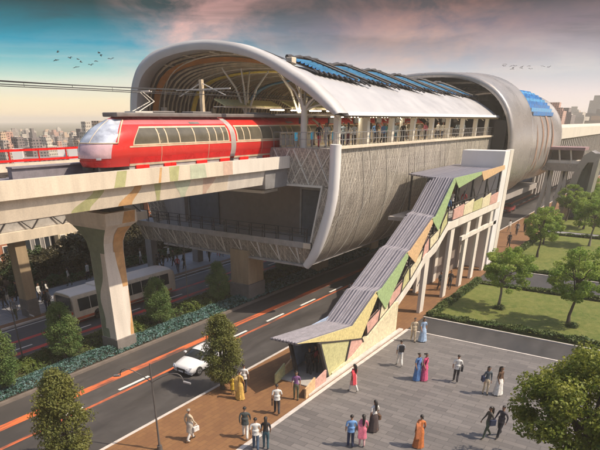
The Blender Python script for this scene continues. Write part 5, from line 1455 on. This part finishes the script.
for (xy, rz, lab, a, b, f) in (
 ((45.9, 16.51), 60, 'person in white and pale blue under the stair columns', (.5, .58, .66), NAVY, False),
 ((48.25, 15.62), 150, 'leftmost of three dark clothed people between the stair columns', K, DK, False),
 ((48.65, 15.34), 120, 'middle one of three dark clothed people between the stair columns', BRN, K, False),
 ((49.26, 15.04), 100, 'rightmost of three dark clothed people between the stair columns', DK, K, True),
 ((54.43, 17.19), 90, 'person in a white top in the shade behind the stair columns', W, DK, True),
 ((71.62, 15.38), 120, 'person in black on the orange footpath right of the tower', K, K, False),
 ((81.65, 17.83), 140, 'person in white on the footpath beyond the tower nearest its edge', W, BEI, True),
 ((80.33, 16.51), 90, 'person in grey on the footpath beyond the tower', GRY, DK, False),
 ((83.27, 16.15), 80, 'dark clothed person partly behind a lawn tree beyond the tower', K, K, False),
 ((83.99, 15.77), 60, 'person in brown partly behind a lawn tree beyond the tower', BRN, K, False),
 ((116.05, 18.44), 60, 'person in black on the footpath below the side entrance', K, K, False),
 ((112.46, 16.78), 60, 'person in brown on the footpath below the side entrance', BRN, DK, True)):
    person(xy, rz, lab, a, b, 'stroll', f, sl='long')
# far plaza
GF = 'people on the far plaza'
for (xy, rz, lab, a, b, f) in (
 ((22.76, 43.41), 20, 'dark walker at the left edge of the far plaza', K, DK, False), ((23.21, 43.71), 20, 'walker in white trousers at the left edge of the far plaza', GRY, W, True),
 ((21.66, 40.07), 120, 'person in grey with bag near the kerb left of the skywalk pillar', GRY, OLV, False), ((24.5, 44.32), 40, 'small dark figure by the hedge left of the skywalk pillar', K, K, False),
 ((23.61, 42.17), 40, 'dark clothed person just left of the brown skywalk pillar', K, K, False), ((25.24, 42.24), 200, 'person with white top right of the skywalk pillar', W, K, True),
 ((26.0, 42.66), 30, 'taller of the pair in black right of the skywalk pillar', K, K, False), ((26.15, 42.44), 30, 'person in white and black of the pair right of the skywalk pillar', W, K, True),
 ((24.16, 39.75), 100, 'person in black and navy near the bus rear on the far plaza', K, NAVY, True), ((24.64, 39.98), 60, 'person in dark grey near the bus rear on the far plaza', GRY, K, False),
 ((29.98, 44.74), 30, 'person in a white top by the hedge above the bus', W, OLV, True), ((32.38, 45.04), 20, 'person in white by the hedge next to the second skywalk pillar', W, DK, False),
 ((39.55, 45.46), 30, 'small pale figure near the hedge right of the painted pier', W, GRY, True), ((38.57, 41.94), 20, 'person in black beside the bus front', K, K, False),
 ((39.74, 42.85), 20, 'person in dark blue by the mezzanine pillar', NAVY, K, False), ((38.92, 41.43), 60, 'person in black with white bag right of the mezzanine pillar', K, DK, True),
 ((42.42, 44.16), 30, 'person in white and black near the hedge under the mezzanine', W, K, False), ((41.22, 42.26), 30, 'person in black midway between the two mezzanine pillars', K, K, False),
 ((39.32, 39.78), 120, 'person in a red top near the far kerb', (.5, .04, .06), NAVY, True), ((40.9, 40.42), 60, 'person in black with a bag near the far kerb', K, K, False),
 ((48.79, 43.93), 20, 'left one of a distant pair in black under the mezzanine', K, K, False), ((48.94, 43.71), 20, 'right one of a distant pair in black under the mezzanine', K, K, False),
 ((44.95, 40.5), 100, 'person in black just right of the second mezzanine pillar', K, K, False), ((47.39, 41.3), 140, 'person in a red and orange top above the small median tree', ORG_, RED, True),
 ((47.62, 40.97), 140, 'person in a green top above the small median tree', (.1, .25, .12), K, True)):
    person(xy, rz, lab, a, b, 'stroll', f, sl='long', group=GF)
# platform
GP_ = 'passengers on the station platform'
PF = 12.2
for (x, y, rz, lab, a, b, f) in (
 (37.4, 22.4, -90, 'passenger in a black top and red trousers at the front end of the platform', K, RED, False), (38.0, 22.2, 90, 'passenger all in white at the front end of the platform', W, W, True),
 (40.9, 21.9, -60, 'passenger in white and maroon just before the second platform column', W, (.2, .05, .06), True), (41.5, 21.7, -60, 'passenger in a pale shirt and black trousers by the second platform column', (.5, .54, .6), K, False),
 (44.0, 21.9, -70, 'passenger in a striding pose in white past the second platform column', W, DK, False), (45.3, 21.6, 200, 'passenger in brown between the second and third platform columns', BRN, K, True),
 (46.9, 21.8, 150, 'passenger in a blue shirt by the third platform column', BLUE, DK, False), (48.0, 22.1, 150, 'passenger in a teal top near the third platform column', (.05, .3, .35), K, True),
 (50.6, 21.6, 120, 'tall passenger in black by the fourth platform column', K, K, False), (53.2, 21.8, 80, 'passenger in grey beyond the fourth platform column', GRY, K, False),
 (57.0, 22.0, 80, 'passenger in pink beyond the fifth platform column', PINK, DK, True), (62.0, 22.0, 80, 'passenger in white near the rear of the platform', W, NAVY, False)):
    person((x, y), rz, lab, a, b, 'stroll', f, s=.92, z=PF, sl='long', group=GP_)
for k in range(14):
    person((39.6 + k * 2.35 + random.uniform(-.5, .5), random.uniform(22.4, 24.2)), random.uniform(0, 360), 'passenger waiting in the crowd towards the platform screens', random.choice((W, BLUE, BEI, GRY, (.4, .5, .6))), random.choice((K, NAVY, DK)), 'stroll', k % 3 == 0, s=.92, z=PF, sl='long', group='waiting crowd on the platform')
for (x, y, rz, lab, a, b, f) in ((47.5, 15.6, -90, 'person in blue on the covered stair landing', BLUE, K, True), (52.3, 15.8, -90, 'person in red and black on the stair landing nearer the tower', (.4, .06, .06), K, True), (51.5, 16.6, 90, 'person in white and black in the middle of the stair landing', W, K, False)):
    person((x, y), rz, lab, a, b, 'stroll', f, z=6.6, sl='long', group='people on the stair landing')
# platform ticket kiosks with blue screens
scr = emis('kiosk_screen', (.05, .42, .62), .25, (.04, .35, .5))
def kiosk():
    r = thing('info_kiosk', 'info', 'kiosk', (0, 0, PF)); ORG[r.name] = None
    q = MB(); q.box(-.2, .2, -.1, .1, 0, .9); q.build('stand', M['soffit'], r, .02)
    q = MB(); q.box(-.24, .24, -.13, .13, .62, 1.35); q.build('screen', scr, r, .03)
    q = MB(); q.box(-.12, .12, -.14, -.131, .9, 1.2); q.build('notice', M['white'], r); return r
k0 = kiosk()
for i, (x, y) in enumerate(((35.2 + 1.3, 23.8), (38.4, 23.6), (40.4, 22.9), (42.9, 23.4), (46.2, 22.8), (49.6, 22.9), (52.2, 22.9))):
    o = k0 if i == 0 else copy_tree(k0); o.location = (x, y, PF); o.scale = (.5, .5, .75)
    tag(o, ('blue screened kiosk at the front corner of the platform', 'blue screened kiosk just right of the white front column', 'blue screened kiosk beside the passenger in white', 'blue screened kiosk right of the first edge column', 'blue screened kiosk near the third platform column', 'blue screened kiosk near the passenger in the teal top', 'farthest blue screened kiosk on the platform')[i], 'kiosk', 'blue screened kiosks on the platform')

# ------------------------------------------------------------------ apartments beyond the grove
def apartment(label, x0, x1, y0, y1, h, wall, floor_h=2.5, bays=4, balc=False):
    b = thing('apartment_block', label, 'building', ((x0 + x1) / 2, y0, 0), 0, None)
    MB().box(x0, x1, y0, y1, -.5, h).build('wall', wall, b)
    q = MB(); q.box(x0 - .15, x1 + .15, y0 - .15, y1 + .15, h, h + .5); q.box(x0 + .8, x0 + 2, y0 + .8, y0 + 2, h + .5, h + 1.6); q.build('roof', M['concrete'], b)
    bw = (x1 - x0) / bays; z = 1.0
    while z + 1.4 < h:
        for k in range(bays):
            xa = x0 + bw * (k + .25); q = MB(); q.box(xa - .08, xa + bw * .5 + .08, y0 - .08, y0 + .02, z - .08, z + 1.38, 0); w = q.build('window', M['cream2'], b)
            q = MB(); q.box(xa, xa + bw * .5, y0 - .085, y0 - .075, z, z + 1.3); q.build('pane', M['glass'], w)
        nb = max(1, int((y1 - y0) / 2.2))
        for k in range(nb):
            ya = lerp(y0, y1, (k + .3) / nb); q = MB(); q.box(x0 - .08, x0 + .02, ya, ya + .9, z, z + 1.3); q.build('window', M['glass'], b)
        if balc:
            q = MB(); q.box(x0 + bw * .1, x0 + bw * 1.1, y0 - .9, y0, z - .45, z - .3); q.box(x0 + bw * .1, x0 + bw * 1.1, y0 - .9, y0 - .82, z - .3, z + .4); q.build('balcony', M['cream2'], b)
        z += floor_h
wg = mat('wall_grey', (.22, .205, .19), .8, fine=6); wt = mat('wall_tan', (.34, .27, .19), .8, fine=6); wc = mat('wall_cream', (.62, .52, .34), .8, fine=6); wr_ = mat('wall_brick', (.36, .14, .07), .8, fine=6)
apartment('grey apartment block behind the grove left of the cream stair tower', 32.4, 37.2, 57.5, 64, 8.0, wg, bays=4)
apartment('narrow cream apartment tower with stacked windows behind the grove', 37.5, 39.7, 56.5, 62, 8.0, wc, bays=2)
apartment('tan apartment block behind the grove right of the cream tower', 40, 44.6, 58.5, 66, 8.0, wt, bays=4)
apartment('narrow cream block with balconies seen just left of the painted pier', 44.2, 46.8, 57.0, 62, 8.0, wc, bays=2, balc=True)
apartment('orange brick apartment block at the left edge behind the grove', 25.5, 31.4, 56.0, 62, 8.0, wr_, bays=5)
apartment('orange brick house behind the grove right of the painted pier', 50.5, 55.5, 55.5, 61, 7.4, wr_, bays=5, balc=True)
apartment('cream apartment block behind the grove far right', 58, 63, 60, 66, 9, wc, bays=4)

# ------------------------------------------------------------------ distant city
CW = [windows_mat('city_cream', (.66, .48, .34), (.14, .12, .10), 0.62, 0.58), windows_mat('city_grey', (.42, .36, .32), (.10, .10, .11), 0.68, 0.65), windows_mat('city_rose', (.60, .36, .28), (.15, .11, .10), 0.81, 0.58), windows_mat('city_pale', (.62, .56, .48), (.20, .18, .16), 0.62, 0.72), windows_mat('city_dark', (.26, .22, .21), (.06, .06, .07), 0.68, 0.58)]
def block(x, y, w, d, h, mi, label, group, rot=0, setback=True):
    q = MB(); q.box(-w / 2, w / 2, -d / 2, d / 2, -1, h)
    if setback: q.box(-w * .28, w * .28, -d * .28, d * .28, h, h * 1.0 + min(2.5, h * .12) + .8); q.box(-w * .45, -w * .3, -d * .45, -d * .3, h, h + 1.1)
    o = q.build('city_block', CW[mi]); o.location = (x, y, 0); o.rotation_euler = (0, 0, rot)
    return tag(o, label, 'building', group)
random.seed(11)
def at(az, d): a = R(az); return d * math.cos(a), d * math.sin(a)
GC = 'hazy city beyond the viaduct'
for i in range(280):
    az = random.uniform(45.5, 72); dd = 130 * (900 / 130) ** (random.random() ** .9)
    x, y = at(az, dd)
    if y < 72: continue
    ytop = random.choice((146, 150, 142, 150, 138, 144, 131)) + random.uniform(-3, 3)
    h = max(3.2, 14 - dd * (ytop - 120) / 608) if dd < 420 else random.uniform(1.2, 5.5)
    w = random.uniform(1.2, 2.6) * (1 + dd / 400)
    block(x, y, w, w * random.uniform(.6, 1.2), h, random.randrange(5), 'hazy city block among many on the left skyline', GC, R(random.uniform(-20, 20)))
for az, dd, w, h, mi, lab in ((57.0, 330, 2.8, 8.4, 4, 'dark slender tower standing above the left skyline'), (59.0, 300, 4, 8.0, 1, 'tall grey tower at the left edge of the skyline'), (51.6, 420, 5, 8.2, 2, 'rosy tower just left of the train nose on the skyline'), (50.2, 300, 3.2, 8.6, 3, 'pale tower closest to the train nose'), (55.2, 480, 5, 6.0, 2, 'rosy tower in the middle of the left skyline')):
    x, y = at(az, dd); block(x, y, w, w * .8, h, mi, lab, None, .2)
# two white fin towers close behind the viaduct
for (az, dd, lab) in ((56.2, 100, 'white building with two bright end fins behind the viaduct at the left'), (52.6, 104, 'white building with bright end fins next to the train nose')):
    x, y = at(az, dd); t_ = thing('fin_building', lab, 'building', (x, y, 0), R(-35)); ORG[t_.name] = None
    MB().box(-3.4, 3.4, -2, 2, 0, 8.8).build('tower', CW[4], t_)
    for s in (-1, 1): MB().box(s * 4.0 - .7, s * 4.0 + .7, -2.2, 2.2, 0, 10).build('fin_wall', M['white'], t_)
GR = 'hazy blocks beyond the right end of the road'
for i in range(90):
    az = random.uniform(2, 14.5); dd = random.uniform(230, 900); x, y = at(az, dd)
    if -6 < y < 44: y += 70 if y > 15 else -45
    h = max(5, 14 + dd * random.uniform(-.014, .014)); w = random.uniform(5, 11)
    block(x, y, w, w, h, random.randrange(5), 'hazy block among many on the right skyline', GR, R(random.uniform(-15, 15)))
for i in range(22):
    az = random.uniform(15, 45); dd = random.uniform(320, 800); x, y = at(az, dd); w = random.uniform(9, 16)
    block(x, y, w, w, random.uniform(5, 11), random.randrange(5), 'hazy block hidden behind the station roof', 'blocks behind the station')
# frame building on the right
fb = thing('frame_building', 'pale concrete frame building with open storeys at the right edge', 'building', (215, 47, 0))
q = MB()
for k in range(8): q.box(205, 228, 44, 56, 2 + k * 2.2, 2.35 + k * 2.2)
q.build('floor_slab', M['cream2'], fb)
q = MB()
for xx in (205.2, 209.8, 214.4, 219, 223.5, 227.5):
    for yy in (44.2, 48, 52, 55.6): q.box(xx - .35, xx + .35, yy - .35, yy + .35, 0, 18)
q.build('columns', M['cream2'], fb)
MB().box(208, 226, 47, 54, 0, 17).build('core', M['concrete'], fb)
x, y = at(7.4, 520); block(x, y, 9, 9, 27, 3, 'pale slender tower rising at the right edge of the skyline', None)
for pr in PROTO.values():
    for o in pr:
        if o.name not in taken and o.location.z < -40:
            for ch in list(o.children): bpy.data.objects.remove(ch)
            bpy.data.objects.remove(o)

# ------------------------------------------------------------------ camera
sc = bpy.context.scene
cam = bpy.data.cameras.new('camera'); co = bpy.data.objects.new('camera', cam); C.objects.link(co)
co.location = (0, 0, 14); co.rotation_euler = (R(90 - 27.2003), 0, R(34.6386 - 90))
cam.sensor_width = 36; cam.lens = 36 * 540.717 / 600; cam.shift_x = .03333; cam.shift_y = (397.895 - 225) / 600
cam.clip_start = .1; cam.clip_end = 8000
sc.camera = co
# ------------------------------------------------------------------ light
SUN_EL, SUN_AZ = 53.0, -70.0      # azimuth of the sun measured from +X towards +Y
sd = Vector((math.cos(R(SUN_EL)) * math.cos(R(SUN_AZ)), math.cos(R(SUN_EL)) * math.sin(R(SUN_AZ)), math.sin(R(SUN_EL))))
sl_ = bpy.data.lights.new('sun', 'SUN'); sl_.energy = 4.7; sl_.angle = R(.6); sl_.color = (1, .86, .68)
so = bpy.data.objects.new('sun', sl_); C.objects.link(so); so.rotation_euler = sd.to_track_quat('Z', 'Y').to_euler()
w = bpy.data.worlds.new('World'); sc.world = w; w.use_nodes = True
t = NT(w.node_tree); bg = w.node_tree.nodes['Background']
sky = t.n('ShaderNodeTexSky', sky_type='NISHITA'); sky.sun_disc = False
sky.sun_elevation = R(SUN_EL); sky.sun_rotation = R(90 - SUN_AZ); sky.air_density = 1.2; sky.dust_density = 2.5; sky.ozone_density = 1.5
dirn = t.n('ShaderNodeTexCoord').outputs['Generated']
sp_ = t.n('ShaderNodeSeparateXYZ'); t.l(dirn, sp_.inputs[0])
el = sp_.outputs['Z']
# side: position left to right across the image, along the camera's right axis
dt = t.n('ShaderNodeVectorMath', operation='DOT_PRODUCT'); t.l(dirn, dt.inputs[0]); dt.inputs[1].default_value = (.568, -.823, 0)
side = t.n('ShaderNodeMapRange'); t.l(dt.outputs['Value'], side.inputs[0]); side.inputs[1].default_value = -.45; side.inputs[2].default_value = .45
S = side.outputs[0]
E1 = t.math('MULTIPLY', el, 4.0)     # 0..1 over the lowest 14 degrees
K_ = 8.0
def sc_(c, k=K_): return tuple(x for x in c)
left = t.ramp(E1, [(0, (1.05, .78, .47)), (.11, (.92, .80, .54)), (.21, (.60, .73, .60)), (.31, (.20, .50, .53)), (.41, (.018, .30, .43)), (.51, (.010, .17, .23)), (.60, (.012, .055, .062)), (.8, (.02, .04, .05)), (1, (.05, .09, .13))])
right = t.ramp(E1, [(0, (1.0, .84, .74)), (.14, (.80, .70, .68)), (.25, (.52, .54, .58)), (.37, (.34, .34, .40)), (.49, (.20, .17, .21)), (.6, (.085, .075, .085)), (.8, (.05, .05, .06)), (1, (.08, .10, .14))])
base = t.mix(t.ramp(S, [(.22, 0), (.62, 1)]), left, right)
# cloud streaks
cv = t.mapping(dirn, (3.4, 3.4, 6.5), (R(18), R(25), R(20)))
n1 = t.noise(cv, 1.9, 8, .62, .35)
n2 = t.noise(t.mapping(dirn, (1.6, 1.6, 14), (R(6), 0, 0), (3, 1, 0)), 1.8, 6, .6, .4)
band1 = t.ramp(n1, [(.40, 0), (.62, 1)])
hi = t.ramp(E1, [(.10, .1), (.34, 1), (.95, .8), (1, .4)])
pinkcol = t.mix(t.ramp(E1, [(.15, 0), (.6, 1)]), (.90, .68, .56), t.mix(t.ramp(S, [(.4, 0), (.7, 1)]), (.80, .42, .38), (.48, .22, .17)))
pinkmask = t.math('MULTIPLY', t.math('MULTIPLY', band1, hi), t.ramp(S, [(.20, .0), (.33, 1), (.48, .5), (.62, .45), (.76, 1), (.93, .2)]))
base = t.mix(t.math('MULTIPLY', pinkmask, .85), base, pinkcol)
whitemask = t.math('MULTIPLY', t.ramp(n2, [(.5, 0), (.68, 1)]), t.ramp(E1, [(.02, .2), (.2, .9), (.36, .5), (.5, 0)]))
base = t.mix(t.math('MULTIPLY', whitemask, .5), base, (.82, .72, .64))
darkm = t.math('MULTIPLY', t.ramp(n2, [(.36, 1), (.5, 0)]), t.ramp(E1, [(.3, 0), (.55, .5)]))
base = t.mix(darkm, base, (.03, .05, .06))
sb = t.n('ShaderNodeVectorMath', operation='SCALE'); t.l(base, sb.inputs[0]); sb.inputs['Scale'].default_value = 6.6
# low glowing band from the clouds, the physical sky above it
fac = t.ramp(el, [(.26, 1), (.5, 0)])
mixed = t.mix(fac, sky.outputs[0], sb.outputs[0])
t.l(mixed, bg.inputs['Color']); bg.inputs['Strength'].default_value = .15
# ------------------------------------------------------------------ haze
hz = MB(); hz.box(-920, 3250, -1520, 3250, -2.4, 26)
hm_ = bpy.data.materials.new('haze'); hm_.use_nodes = True; nt = hm_.node_tree
nt.nodes.remove(nt.nodes['Principled BSDF']); pv = nt.nodes.new('ShaderNodeVolumePrincipled')
pv.inputs['Color'].default_value = (1, .93, .83, 1); pv.inputs['Density'].default_value = .0007; pv.inputs['Anisotropy'].default_value = 0
nt.links.new(pv.outputs[0], nt.nodes['Material Output'].inputs['Volume'])
ho = hz.build('haze', hm_); tag(ho, kind='stuff')
sc.cycles.volume_bounces = 1
sc.cycles.max_bounces = 6; sc.cycles.diffuse_bounces = 3; sc.cycles.transparent_max_bounces = 6
vs = sc.view_settings; vs.view_transform = 'Standard'; vs.look = 'None'; vs.gamma = 1; vs.exposure = .18; vs.use_curve_mapping = False
